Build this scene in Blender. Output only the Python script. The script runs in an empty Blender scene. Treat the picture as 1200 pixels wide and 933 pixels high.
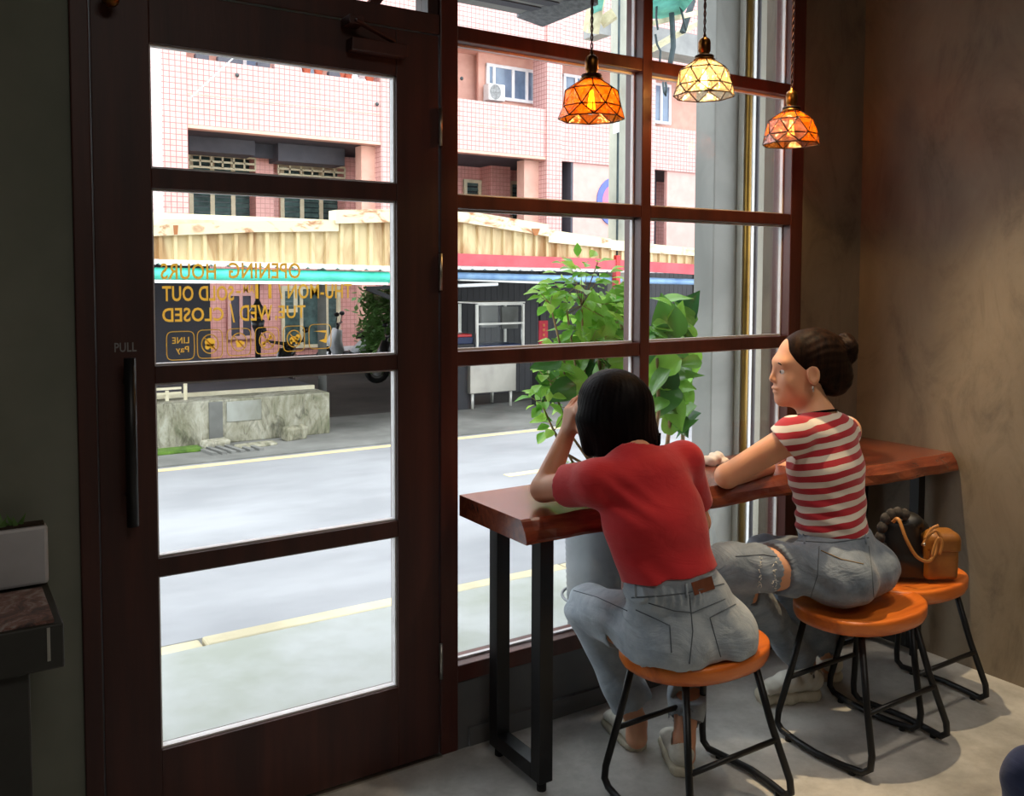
import bpy, math, random
import numpy as np
from mathutils import Vector, Matrix
from mathutils.bvhtree import BVHTree

random.seed(7)
S = bpy.context.scene
COL = S.collection

# ------------------------------------------------------------------ camera
YAW, PITCH, ROLL = math.radians(32.912), math.radians(3.061), math.radians(0.173)
FPX, PPX, PPY = 1060.3, 600.0, 382.1
CAM = np.array([0.0, -2.4, 1.474])
_f = np.array([math.sin(YAW)*math.cos(PITCH), math.cos(YAW)*math.cos(PITCH), -math.sin(PITCH)])
_r0 = np.array([math.cos(YAW), -math.sin(YAW), 0.0]); _u0 = np.cross(_r0, _f)
CR = _r0*math.cos(ROLL)+_u0*math.sin(ROLL); CU = -_r0*math.sin(ROLL)+_u0*math.cos(ROLL); CF = _f
cam_d = bpy.data.cameras.new('camera'); cam = bpy.data.objects.new('camera', cam_d); COL.objects.link(cam)
cam_d.sensor_width = 36; cam_d.lens = FPX/1200*36; cam_d.shift_y = -(466.5-PPY)/1200
cam_d.clip_start = .05; cam_d.clip_end = 300
cam.matrix_world = Matrix(((CR[0], CU[0], -CF[0], CAM[0]), (CR[1], CU[1], -CF[1], CAM[1]), (CR[2], CU[2], -CF[2], CAM[2]), (0, 0, 0, 1)))
S.camera = cam

def ray(u, v): return (u-PPX)/FPX*CR-(v-PPY)/FPX*CU+CF
def on(u, v, ax, val):
    d = ray(u, v); return CAM+(val-CAM[ax])/d[ax]*d
def X(u, v, val): return on(u, v, 0, val)
def Y(u, v, val): return on(u, v, 1, val)
def Z(u, v, val): return on(u, v, 2, val)
def cp(u, v, w): return CAM+ray(u, v)*w

# ------------------------------------------------------------------ light
S.view_settings.view_transform = 'Standard'; S.view_settings.look = 'None'
S.view_settings.gamma = 1; S.view_settings.exposure = 0.0; S.view_settings.use_curve_mapping = False
S.cycles.use_denoising = True; S.cycles.max_bounces = 10; S.cycles.transparent_max_bounces = 24
S.cycles.diffuse_bounces = 5; S.cycles.sample_clamp_indirect = 6
W = bpy.data.worlds.new('World'); S.world = W; W.use_nodes = True
bg = W.node_tree.nodes['Background']; bg.inputs[0].default_value = (0.90, 0.95, 1.0, 1); bg.inputs[1].default_value = 4.0

def lamp(name, kind, loc, energy, color, **kw):
    l = bpy.data.lights.new(name, kind); l.energy = energy; l.color = color
    o = bpy.data.objects.new(name, l); o.location = loc; COL.objects.link(o)
    tgt = kw.pop('target', None)
    for k, v in kw.items(): setattr(l, k, v)
    if tgt is not None: o.rotation_euler = (Vector(tgt)-Vector(loc)).to_track_quat('-Z', 'Y').to_euler()
    return o
lamp('sun', 'SUN', (0, 0, 20), 1.2, (1, .96, .9), angle=math.radians(12), target=(-4, 6.5, 5))
lamp('ceiling_spot', 'SPOT', (2.30, -.16, 3.3), 270, (1, .76, .46), spot_size=math.radians(48), spot_blend=.5, shadow_soft_size=.025, target=(2.85, -1.25, 0))
lamp('ceiling_spot_wall', 'SPOT', (2.75, -1.5, 3.3), 30, (1, .86, .70), spot_size=math.radians(70), spot_blend=.8, shadow_soft_size=.06, target=(3.3, -1.2, 1.2))
lamp('fill_spot_left', 'SPOT', (2.25, -1.35, 3.05), 60, (1, .86, .70), spot_size=math.radians(70), spot_blend=.6, shadow_soft_size=.05, target=(2.0, -.9, 0))  # added spot, no visible fixture, brightens the seated figures and floor
lamp('room_fill_area', 'AREA', (.6, -3.6, 3.3), 30, (1, .93, .84), size=1.4, target=(.6, -3.6, 0))  # added fill light behind the camera, unseen, lifts the dim interior

# ------------------------------------------------------------------ materials
def srgb(r, g, b):
    f = lambda c: (c/255/12.92 if c/255 <= .04045 else ((c/255+.055)/1.055)**2.4)
    return (f(r), f(g), f(b), 1)
class NT:
    def __init__(s, name):
        s.m = bpy.data.materials.new(name); s.m.use_nodes = True; s.t = s.m.node_tree; s.b = s.t.nodes['Principled BSDF']; s.out = s.t.nodes['Material Output']
    def n(s, typ, **kw):
        nd = s.t.nodes.new(typ)
        for k, v in kw.items():
            if k.startswith('i_'):
                key = k[2:]; key = int(key) if key.isdigit() else key.replace('_', ' ')
                nd.inputs[key].default_value = v
            else: setattr(nd, k, v)
        return nd
    def l(s, a, b): s.t.links.new(a, b)
    def math(s, op, a, b=None):
        nd = s.n('ShaderNodeMath', operation=op)
        for i, q in enumerate((a, b)):
            if q is None: continue
            if isinstance(q, (int, float)): nd.inputs[i].default_value = q
            else: s.l(q, nd.inputs[i])
        return nd.outputs[0]
    def mix(s, fac, a, b):
        nd = s.n('ShaderNodeMix', data_type='RGBA')
        for i, q in ((0, fac), (6, a), (7, b)):
            if isinstance(q, (int, float, tuple)): nd.inputs[i].default_value = q
            else: s.l(q, nd.inputs[i])
        return nd.outputs[2]
    def noise(s, scale, stretch=(1, 1, 1), detail=4, rough=.6, dist=0):
        tc = s.n('ShaderNodeTexCoord'); mp = s.n('ShaderNodeMapping'); mp.inputs['Scale'].default_value = stretch
        s.l(tc.outputs['Object'], mp.inputs[0])
        nz = s.n('ShaderNodeTexNoise'); nz.inputs['Scale'].default_value = scale; nz.inputs['Detail'].default_value = detail
        nz.inputs['Roughness'].default_value = rough; nz.inputs['Distortion'].default_value = dist
        s.l(mp.outputs[0], nz.inputs['Vector']); return nz.outputs[0]
    def ramp(s, fac, stops):
        r = s.n('ShaderNodeValToRGB'); e = r.color_ramp.elements
        while len(e) < len(stops): e.new(.5)
        for q, (p, c) in zip(e, stops): q.position = p; q.color = c
        s.l(fac, r.inputs[0]); return r.outputs[0]
    def bump(s, h, strength=.3, dist=.01):
        b = s.n('ShaderNodeBump'); b.inputs['Strength'].default_value = strength; b.inputs['Distance'].default_value = dist
        s.l(h, b.inputs['Height']); s.l(b.outputs[0], s.b.inputs['Normal'])
def mat(name, c1, c2=None, scale=6, stretch=(1, 1, 1), rough=.6, metal=0, bump=0, bscale=None, lo=.35, hi=.65, dist=0, coat=0, emit=None, spec=None, sheen=0):
    k = NT(name); b = k.b
    b.inputs['Roughness'].default_value = rough; b.inputs['Metallic'].default_value = metal
    if spec is not None: b.inputs['Specular IOR Level'].default_value = spec
    if coat: b.inputs['Coat Weight'].default_value = coat; b.inputs['Coat Roughness'].default_value = .15
    if sheen: b.inputs['Sheen Weight'].default_value = sheen
    c1 = srgb(*c1)
    if c2 is None: c2 = tuple(x*.86 for x in c1[:3])+(1,)
    else: c2 = srgb(*c2)
    nz = k.noise(scale, stretch, dist=dist)
    k.l(k.ramp(nz, [(lo, c2), (hi, c1)]), b.inputs['Base Color'])
    if bump: k.bump(nz if bscale is None else k.noise(bscale, stretch), bump)
    if emit: b.inputs['Emission Color'].default_value = srgb(*emit[0]); b.inputs['Emission Strength'].default_value = emit[1]
    return k.m
M = {}
M['frame'] = mat('stained_wood_frame', (88, 42, 32), (64, 28, 22), 3, (4, 4, .4), rough=.38, bump=.05, bscale=30)
M['frame_out'] = M['frame']
M['door'] = mat('dark_stained_door', (74, 36, 28), (52, 24, 20), 3, (5, 5, .4), rough=.5, bump=.05, bscale=30)
def plaster():
    k = NT('grey_brown_plaster'); a = k.noise(.9, (1, 1, .7), 6, .62, .4); b2 = k.noise(5, (1, 1, .5), 6, .7, .8); c = k.noise(22, (1, 1, .3), 3)
    base = k.ramp(a, [(.3, srgb(104, 93, 79)), (.52, srgb(126, 115, 100)), (.72, srgb(142, 130, 113))])
    tint = k.ramp(b2, [(.3, srgb(170, 165, 158)), (.5, srgb(236, 232, 226)), (.72, srgb(255, 255, 252))])
    mx = k.n('ShaderNodeMix', data_type='RGBA', blend_type='MULTIPLY'); mx.inputs[0].default_value = .8
    k.l(base, mx.inputs[6]); k.l(tint, mx.inputs[7]); k.l(mx.outputs[2], k.b.inputs['Base Color'])
    k.b.inputs['Roughness'].default_value = .62
    k.bump(k.math('ADD', k.math('MULTIPLY', b2, 1.0), k.math('MULTIPLY', c, .25)), .35, .006)
    return k.m
M['plaster'] = plaster()
M['wall_dark'] = mat('dark_green_grey_wall', (122, 124, 112), (106, 110, 98), 2.5, rough=.8, bump=.05)
M['knee'] = mat('grey_skirting_wall', (100, 98, 96), (82, 82, 82), 3, rough=.7)
def floor_m():
    k = NT('polished_concrete'); a = k.noise(1.3, (1, 1, 1), 7, .62, .7); b2 = k.noise(9, (1, 1, 1), 5, .7)
    mx = k.n('ShaderNodeMix', data_type='RGBA', blend_type='MULTIPLY'); mx.inputs[0].default_value = .55
    k.l(k.ramp(a, [(.32, srgb(146, 146, 143)), (.52, srgb(184, 183, 179)), (.7, srgb(208, 206, 200))]), mx.inputs[6])
    k.l(k.ramp(b2, [(.35, srgb(200, 198, 194)), (.6, srgb(255, 255, 255))]), mx.inputs[7])
    k.l(mx.outputs[2], k.b.inputs['Base Color'])
    k.l(k.ramp(a, [(.3, (.28, .28, .28, 1)), (.7, (.5, .5, .5, 1))]), k.b.inputs['Roughness'])
    k.bump(b2, .06, .004); return k.m
M['floor'] = floor_m()
M['ceiling'] = mat('dark_ceiling', (70, 66, 62), rough=.9)
def wood(name, c1, c2, c3, rough, along=0, coat=.3, sc=2.2):
    k = NT(name); st = [9, 9, 9]; st[along] = 1.0
    a = k.noise(sc, tuple(st), 8, .65, 1.6); b2 = k.noise(sc*.5, tuple(s*.6 for s in st), 3, .5, 2.5)
    k.l(k.ramp(k.math('ADD', k.math('MULTIPLY', a, .6), k.math('MULTIPLY', b2, .4)), [(.36, srgb(*c3)), (.5, srgb(*c2)), (.64, srgb(*c1))]), k.b.inputs['Base Color'])
    k.b.inputs['Roughness'].default_value = rough; k.b.inputs['Coat Weight'].default_value = coat; k.b.inputs['Coat Roughness'].default_value = .2
    k.bump(a, .12, .002); return k.m
M['counter'] = wood('red_brown_live_edge_wood', (142, 74, 44), (116, 54, 34), (84, 36, 24), .22, 0, .55)
M['seat'] = wood('orange_varnished_wood', (226, 126, 46), (212, 110, 36), (186, 90, 28), .36, 0, .25, 1.6)
M['black'] = mat('black_painted_steel', (24, 25, 28), (16, 17, 19), 8, rough=.42, metal=.2)
M['rubber'] = mat('black_rubber', (16, 16, 16), rough=.8)
M['chrome'] = mat('brushed_metal', (190, 188, 180), rough=.35, metal=1)
M['brass'] = mat('aged_brass', (150, 100, 44), (98, 60, 26), 30, rough=.34, metal=1)
M['cord'] = mat('twisted_brown_cord', (96, 48, 28), (40, 20, 14), 60, rough=.8)
M['came'] = mat('dark_leaded_came', (48, 30, 18), (26, 16, 10), 20, rough=.5, metal=.6)
M['gold'] = mat('gold_lettering_film', (206, 160, 62), (186, 140, 50), 10, rough=.45, metal=.25)
def film():
    k = NT('gold_lettering_film_backlit'); k.b.inputs['Base Color'].default_value = srgb(232, 200, 116); k.b.inputs['Roughness'].default_value = .5
    tl = k.n('ShaderNodeBsdfTranslucent'); tl.inputs[0].default_value = srgb(232, 202, 122); ms = k.n('ShaderNodeMixShader'); ms.inputs[0].default_value = .9
    k.l(k.b.outputs[0], ms.inputs[1]); k.l(tl.outputs[0], ms.inputs[2]); k.l(ms.outputs[0], k.out.inputs[0]); return k.m
M['gold'] = film()
M['white_mark'] = mat('pale_grey_lettering', (150, 150, 150), rough=.6)
M['gasket'] = mat('pale_glazing_gasket', (225, 222, 222), rough=.4)
def glass(name, tint=(1, 1, 1, 1), gloss=.03, fac=1.0):
    k = NT(name); k.t.nodes.remove(k.b)
    tr = k.n('ShaderNodeBsdfTransparent'); tr.inputs[0].default_value = tint
    gl = k.n('ShaderNodeBsdfGlossy'); gl.inputs['Roughness'].default_value = gloss
    fr = k.n('ShaderNodeFresnel'); fr.inputs[0].default_value = 1.35
    mx = k.n('ShaderNodeMixShader'); k.l(k.math('MULTIPLY', fr.outputs[0], fac), mx.inputs[0]); k.l(tr.outputs[0], mx.inputs[1]); k.l(gl.outputs[0], mx.inputs[2])
    k.l(mx.outputs[0], k.out.inputs[0]); return k.m
M['glass'] = glass('clear_window_glass', (.97, .98, .98, 1), .01, .35)
def artglass(name, tint, wgt, dens):
    k = NT(name); k.t.nodes.remove(k.b)
    tr = k.n('ShaderNodeBsdfTransparent'); tr.inputs[0].default_value = tint
    tl = k.n('ShaderNodeBsdfTranslucent'); tl.inputs[0].default_value = tint
    gl = k.n('ShaderNodeBsdfGlossy'); gl.inputs['Roughness'].default_value = .12
    nz = k.noise(70, (1, 1, 1), 2); bp = k.n('ShaderNodeBump'); bp.inputs['Strength'].default_value = .7; bp.inputs['Distance'].default_value = .01
    k.l(nz, bp.inputs['Height']); k.l(bp.outputs[0], gl.inputs['Normal']); k.l(bp.outputs[0], tl.inputs['Normal'])
    m1 = k.n('ShaderNodeMixShader'); k.l(k.ramp(nz, [(.4, (wgt*.6,)*3+(1,)), (.6, (min(1, wgt*1.3),)*3+(1,))]), m1.inputs[0]); k.l(tr.outputs[0], m1.inputs[1]); k.l(tl.outputs[0], m1.inputs[2])
    m2 = k.n('ShaderNodeMixShader'); m2.inputs[0].default_value = dens; k.l(m1.outputs[0], m2.inputs[1]); k.l(gl.outputs[0], m2.inputs[2])
    k.l(m2.outputs[0], k.out.inputs[0]); return k.m
M['amber'] = artglass('textured_amber_glass', (.80, .38, .08, 1), .16, .08)
M['mauve'] = artglass('textured_mauve_glass', (.50, .30, .26, 1), .14, .12)
M['clearart'] = artglass('textured_clear_glass', (.94, .90, .80, 1), .10, .12)
M['bulbglass'] = glass('bulb_glass', (1, .95, .85, 1), .02, 1.0)
def emis(name, c, s):
    k = NT(name); k.b.inputs['Base Color'].default_value = srgb(*c); k.b.inputs['Emission Color'].default_value = srgb(*c); k.b.inputs['Emission Strength'].default_value = s; return k.m
M['filament'] = emis('glowing_filament', (255, 196, 90), 60)
M['glow'] = emis('glowing_bulb_core', (255, 190, 80), 9)
# outdoors
def tile_m(name, c1, c2, grout, s=.1, lw=.12, fade=.0):
    k = NT(name); tc = k.n('ShaderNodeTexCoord'); sx = k.n('ShaderNodeSeparateXYZ'); k.l(tc.outputs['Object'], sx.inputs[0])
    ge = k.n('ShaderNodeNewGeometry'); sn = k.n('ShaderNodeSeparateXYZ'); k.l(ge.outputs['True Normal'], sn.inputs[0])
    tot = None
    for i in range(3):
        fr = k.math('FRACT', k.math('DIVIDE', sx.outputs[i], s)); ln = k.math('LESS_THAN', fr, lw)
        ok = k.math('LESS_THAN', k.math('ABSOLUTE', sn.outputs[i]), .5); t = k.math('MULTIPLY', ln, ok)
        tot = t if tot is None else k.math('MAXIMUM', tot, t)
    base = k.ramp(k.noise(7, (1, 1, 1), 3), [(.35, srgb(*c2)), (.65, srgb(*c1))])
    k.l(k.mix(tot, base, srgb(*grout)), k.b.inputs['Base Color']); k.b.inputs['Roughness'].default_value = .35
    return k.m
M['tile'] = tile_m('pale_pink_wall_tile', (208, 168, 162), (198, 154, 148), (150, 92, 94))
M['tile_low'] = tile_m('pink_wall_tile_ground_floor', (232, 176, 168), (222, 160, 152), (196, 134, 128))
M['pinkpaint'] = mat('salmon_render', (218, 172, 156), (208, 160, 144), 4, rough=.8)
M['pinkflat'] = mat('pale_pink_panel', (216, 168, 160), (206, 158, 150), 4, rough=.7)
M['soffit'] = mat('dark_slate_soffit', (72, 72, 82), (58, 58, 68), 3, rough=.8)
M['soffit2'] = mat('slate_grey_box', (80, 79, 88), (68, 68, 78), 3, rough=.7)
M['whiteframe'] = mat('white_window_frame', (235, 236, 238), rough=.5)
M['cream'] = mat('cream_grille_paint', (222, 214, 186), (206, 196, 164), 6, rough=.6)
M['winglass'] = mat('blue_grey_window_glass', (120, 142, 168), (86, 106, 130), 1.2, rough=.15, spec=.8)
M['louvre'] = mat('green_grey_louvre_glass', (86, 112, 110), (52, 70, 68), 5, rough=.3)
M['darkwin'] = mat('dark_window_glass', (58, 66, 70), (36, 42, 46), 2, rough=.2)
M['acwhite'] = mat('white_casing', (228, 228, 226), rough=.5)
M['acgrille'] = mat('grey_fan_grille', (150, 152, 152), (110, 112, 112), 20, rough=.6)
M['terracotta'] = mat('terracotta_pot', (190, 100, 76), rough=.8)
M['corr'] = mat('stained_cream_sheet_metal', (206, 186, 142), (158, 118, 72), 3.2, (1, 1, .3), rough=.55, lo=.34, hi=.55, dist=.9)
M['cap'] = mat('rusty_cream_capping', (214, 198, 164), (158, 104, 62), 3.0, (1, 1, 2), rough=.5, lo=.32, hi=.45, dist=1.4)
M['caprust'] = mat('rust_streak', (168, 112, 68), (140, 84, 48), 8, rough=.9)
M['whiteedge'] = mat('white_scalloped_edge', (240, 240, 236), rough=.5)
M['green'] = mat('teal_gutter', (86, 214, 186), (60, 186, 160), 4, (1, 1, 2), rough=.4)
M['red'] = mat('faded_red_fascia', (196, 84, 92), (176, 66, 76), 4, rough=.6)
M['blue'] = mat('pale_blue_gutter', (150, 186, 220), (110, 146, 190), 3, rough=.4)
M['shedroof'] = mat('weathered_roof_sheet', (214, 204, 180), (180, 164, 132), 3, rough=.7)
M['shed_dark'] = mat('dark_shutter', (40, 40, 45), (30, 30, 34), 3, rough=.6)
M['steel'] = mat('stainless_steel', (190, 186, 176), (158, 154, 146), 2, (1, 1, .6), rough=.32, metal=.7)
M['alu'] = mat('aluminium_trim', (206, 204, 196), rough=.4, metal=.4)
M['asphalt'] = mat('pale_asphalt_road', (150, 151, 154), (130, 131, 134), 1.1, (.6, 1.2, 1), rough=.85, bump=.15, bscale=60)
M['pave'] = mat('old_concrete_pavement', (132, 132, 128), (98, 98, 94), 1.4, rough=.9, bump=.2, bscale=20)
M['slab'] = mat('pale_concrete_slab', (166, 168, 166), (146, 150, 140), 2.2, rough=.85, bump=.2, bscale=25)
M['curb'] = mat('yellowed_curb_edge', (212, 200, 168), (176, 166, 138), 2, rough=.9, bump=.3, bscale=20)
M['gutter'] = mat('dirty_gutter', (140, 138, 132), (98, 96, 90), 6, rough=.95)
M['shaded_ground'] = mat('ground_darkened_by_shade', (74, 70, 67), (50, 48, 46), 1.1, rough=.9)  # shade of the shed roof is put into this ground colour
M['yline'] = mat('worn_yellow_road_paint', (224, 206, 160), (206, 186, 140), 3, rough=.8)
def oldwall():
    k = NT('mossy_old_concrete'); a = k.noise(2.2, (1, 1, .55), 8, .7, .9); b2 = k.noise(9, (1, 1, .35), 6, .7, 1.2)
    c = k.ramp(a, [(.3, srgb(98, 104, 78)), (.45, srgb(150, 148, 130)), (.62, srgb(190, 188, 176))])
    mx = k.n('ShaderNodeMix', data_type='RGBA', blend_type='MULTIPLY'); mx.inputs[0].default_value = .8
    k.l(c, mx.inputs[6]); k.l(k.ramp(b2, [(.34, srgb(110, 108, 92)), (.5, srgb(225, 222, 210)), (.7, srgb(255, 255, 255))]), mx.inputs[7])
    k.l(mx.outputs[2], k.b.inputs['Base Color']); k.b.inputs['Roughness'].default_value = .95; k.bump(b2, .5, .02); return k.m
M['oldwall'] = oldwall()
M['render'] = mat('patched_grey_render', (164, 166, 158), (132, 132, 120), 3, (1, 1, .5), rough=.95, dist=.8)
M['moss'] = mat('green_moss', (92, 124, 44), (60, 88, 28), 12, rough=1, bump=.6)
M['pole'] = mat('concrete_pole', (160, 160, 148), (136, 136, 126), 3, (1, 1, .5), rough=.9, bump=.2, bscale=30)
M['pillar'] = mat('grey_cement_pillar', (140, 140, 135), (114, 115, 111), 2.4, (1, 1, .6), rough=.75, bump=.2, dist=.8)
M['beige'] = mat('beige_outer_wall', (156, 152, 138), (144, 140, 128), 2, rough=.8)
M['bronze'] = mat('bronze_pipe', (138, 108, 48), (96, 72, 28), 3, rough=.3, metal=.9)
M['canopy'] = mat('grey_canopy_metal', (140, 140, 138), (112, 112, 112), 3, rough=.6)
M['canopy_d'] = mat('speckled_canopy_end', (122, 124, 128), (90, 92, 96), 40, rough=.7)
M['tealsheet'] = mat('teal_awning_sheet', (110, 200, 186), (72, 160, 150), 6, rough=.5)
M['awnframe'] = mat('cream_awning_frame', (200, 192, 160), (160, 150, 120), 6, rough=.7)
M['wire'] = mat('dull_cable', (60, 74, 78), (42, 52, 56), 8, rough=.8)
def leaf_m(name, c1, c2, rough=.35, tr=.35):
    k = NT(name); a = k.noise(9, (1, 1, 1), 3)
    oi = k.n('ShaderNodeObjectInfo')
    col = k.mix(oi.outputs['Random'], srgb(*c1), srgb(*c2))
    mx = k.n('ShaderNodeMix', data_type='RGBA', blend_type='MULTIPLY'); mx.inputs[0].default_value = .5
    k.l(col, mx.inputs[6]); k.l(k.ramp(a, [(.35, (.6, .65, .5, 1)), (.6, (1, 1, 1, 1))]), mx.inputs[7])
    k.l(mx.outputs[2], k.b.inputs['Base Color']); k.b.inputs['Roughness'].default_value = rough; k.bump(k.noise(26, (1, 1, 1), 3), .35, .006)
    tl = k.n('ShaderNodeBsdfTranslucent'); k.l(mx.outputs[2], tl.inputs[0])
    ms = k.n('ShaderNodeMixShader'); ms.inputs[0].default_value = tr
    k.l(k.b.outputs[0], ms.inputs[1]); k.l(tl.outputs[0], ms.inputs[2]); k.l(ms.outputs[0], k.out.inputs[0]); return k.m
M['leafs'] = leaf_m('bright_green_small_leaf', (96, 170, 56), (196, 236, 112), .35, .5)
M['leafb'] = leaf_m('dark_glossy_fig_leaf', (34, 84, 42), (150, 206, 84), .2, .35)
M['leafd'] = leaf_m('dark_shrub_leaf', (70, 116, 56), (120, 160, 90), .45, .3)
M['stem'] = mat('brown_plant_stem', (150, 128, 92), (104, 84, 60), 10, rough=.9)
M['pot'] = mat('grey_ribbed_metal_pot', (120, 124, 128), (96, 100, 104), 3, rough=.42, metal=.5)
M['soil'] = mat('dark_soil', (58, 46, 36), (40, 32, 24), 20, rough=1)
M['bikeb'] = mat('black_scooter_plastic', (30, 30, 34), (22, 22, 26), 5, rough=.35)
M['bikew'] = mat('silver_scooter_plastic', (200, 202, 206), rough=.3)
M['tyre'] = mat('tyre_rubber', (28, 28, 28), rough=.9)
M['redlamp'] = mat('red_tail_lamp', (190, 30, 30), rough=.3)
# people and things
def skin_m(name, c1, c2):
    k = NT(name); a = k.noise(5, (1, 1, 1), 3); k.l(k.ramp(a, [(.3, srgb(*c2)), (.7, srgb(*c1))]), k.b.inputs['Base Color'])
    k.b.inputs['Roughness'].default_value = .5; k.b.inputs['Subsurface Weight'].default_value = .15; k.b.inputs['Subsurface Radius'].default_value = (.01, .004, .002); return k.m
M['skin'] = skin_m('warm_skin', (224, 166, 132), (210, 148, 114))
M['skin2'] = skin_m('fair_skin', (220, 164, 128), (206, 146, 110))
def cloth_m(name, c1, c2, scale=4, weave=900, rough=.85, sheen=.2, b=.25, wrs=9, wr_a=1.0):
    k = NT(name); a = k.noise(scale, (1, 1, 1), 5); w = k.noise(weave, (1, 1, .3), 1)
    k.l(k.ramp(a, [(.34, srgb(*c2)), (.66, srgb(*c1))]), k.b.inputs['Base Color']); k.b.inputs['Roughness'].default_value = rough
    k.b.inputs['Sheen Weight'].default_value = sheen; wr = k.noise(wrs, (1, .6, 1.6), 3, .55, 2.2); k.bump(k.math('ADD', k.math('ADD', k.math('MULTIPLY', a, .4), k.math('MULTIPLY', wr, wr_a)), k.math('MULTIPLY', w, .1)), b, .012); return k.m
M['redshirt'] = cloth_m('red_cotton_jersey', (202, 32, 40), (184, 24, 32), 6)
M['denim'] = cloth_m('washed_light_blue_denim', (172, 182, 190), (140, 152, 164), 14, b=.45, wrs=7, wr_a=1.6)
M['denim2'] = cloth_m('faded_mid_blue_denim', (136, 148, 162), (100, 112, 126), 12, b=.45, wrs=7, wr_a=1.6)
M['denimdark'] = mat('dark_denim_seam', (92, 100, 108), rough=.9)
M['stitch'] = mat('tan_seam_stitching', (150, 124, 84), rough=.9)
M['leatherpatch'] = mat('brown_leather_patch', (122, 66, 40), (100, 52, 32), 20, rough=.6)
M['fray'] = mat('white_frayed_thread', (214, 212, 206), rough=1)
def hair_m(name, c1, c2):
    k = NT(name); a = k.noise(50, (1, 1, .06), 4, .7); k.l(k.ramp(a, [(.35, srgb(*c2)), (.65, srgb(*c1))]), k.b.inputs['Base Color'])
    k.b.inputs['Roughness'].default_value = .5; k.b.inputs['Specular IOR Level'].default_value = .05; k.bump(a, .35, .003); return k.m
M['hair1'] = hair_m('black_hair', (20, 15, 16), (8, 6, 7))
M['hair2'] = hair_m('dark_brown_hair', (44, 28, 18), (16, 10, 8))
M['eye'] = mat('eye_white', (235, 230, 225), rough=.2)
M['iris'] = mat('dark_iris', (40, 24, 16), rough=.15)
M['lip'] = mat('rose_lip', (176, 92, 84), rough=.5)
M['shoe'] = mat('off_white_shoe_leather', (226, 222, 210), (206, 200, 186), 14, rough=.6, bump=.1)
M['shoesole'] = mat('pale_rubber_sole', (214, 206, 186), (190, 182, 160), 14, rough=.7)
M['canvas'] = mat('cream_canvas_sneaker', (222, 220, 208), (204, 200, 188), 40, rough=.9, bump=.1)
M['bagblack'] = mat('black_quilted_leather', (26, 26, 26), (18, 18, 18), 20, rough=.45)
M['fur'] = mat('dark_braided_trim', (74, 68, 64), (40, 36, 34), 60, rough=.9, bump=.4)
M['bagtan'] = mat('mustard_tan_leather', (150, 98, 36), (124, 76, 26), 12, rough=.45)
M['strap'] = mat('tan_leather_strap', (200, 140, 76), (176, 116, 58), 16, rough=.45)
M['tissue'] = mat('white_tissue_paper', (232, 222, 214), rough=.9)
M['navy'] = cloth_m('navy_blue_cloth', (24, 40, 84), (16, 28, 62), 12)
M['planter'] = mat('white_plastic_planter', (190, 190, 194), rough=.45)
M['cabinet'] = mat('dark_painted_cabinet', (58, 58, 54), (46, 46, 42), 5, rough=.6)

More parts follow.
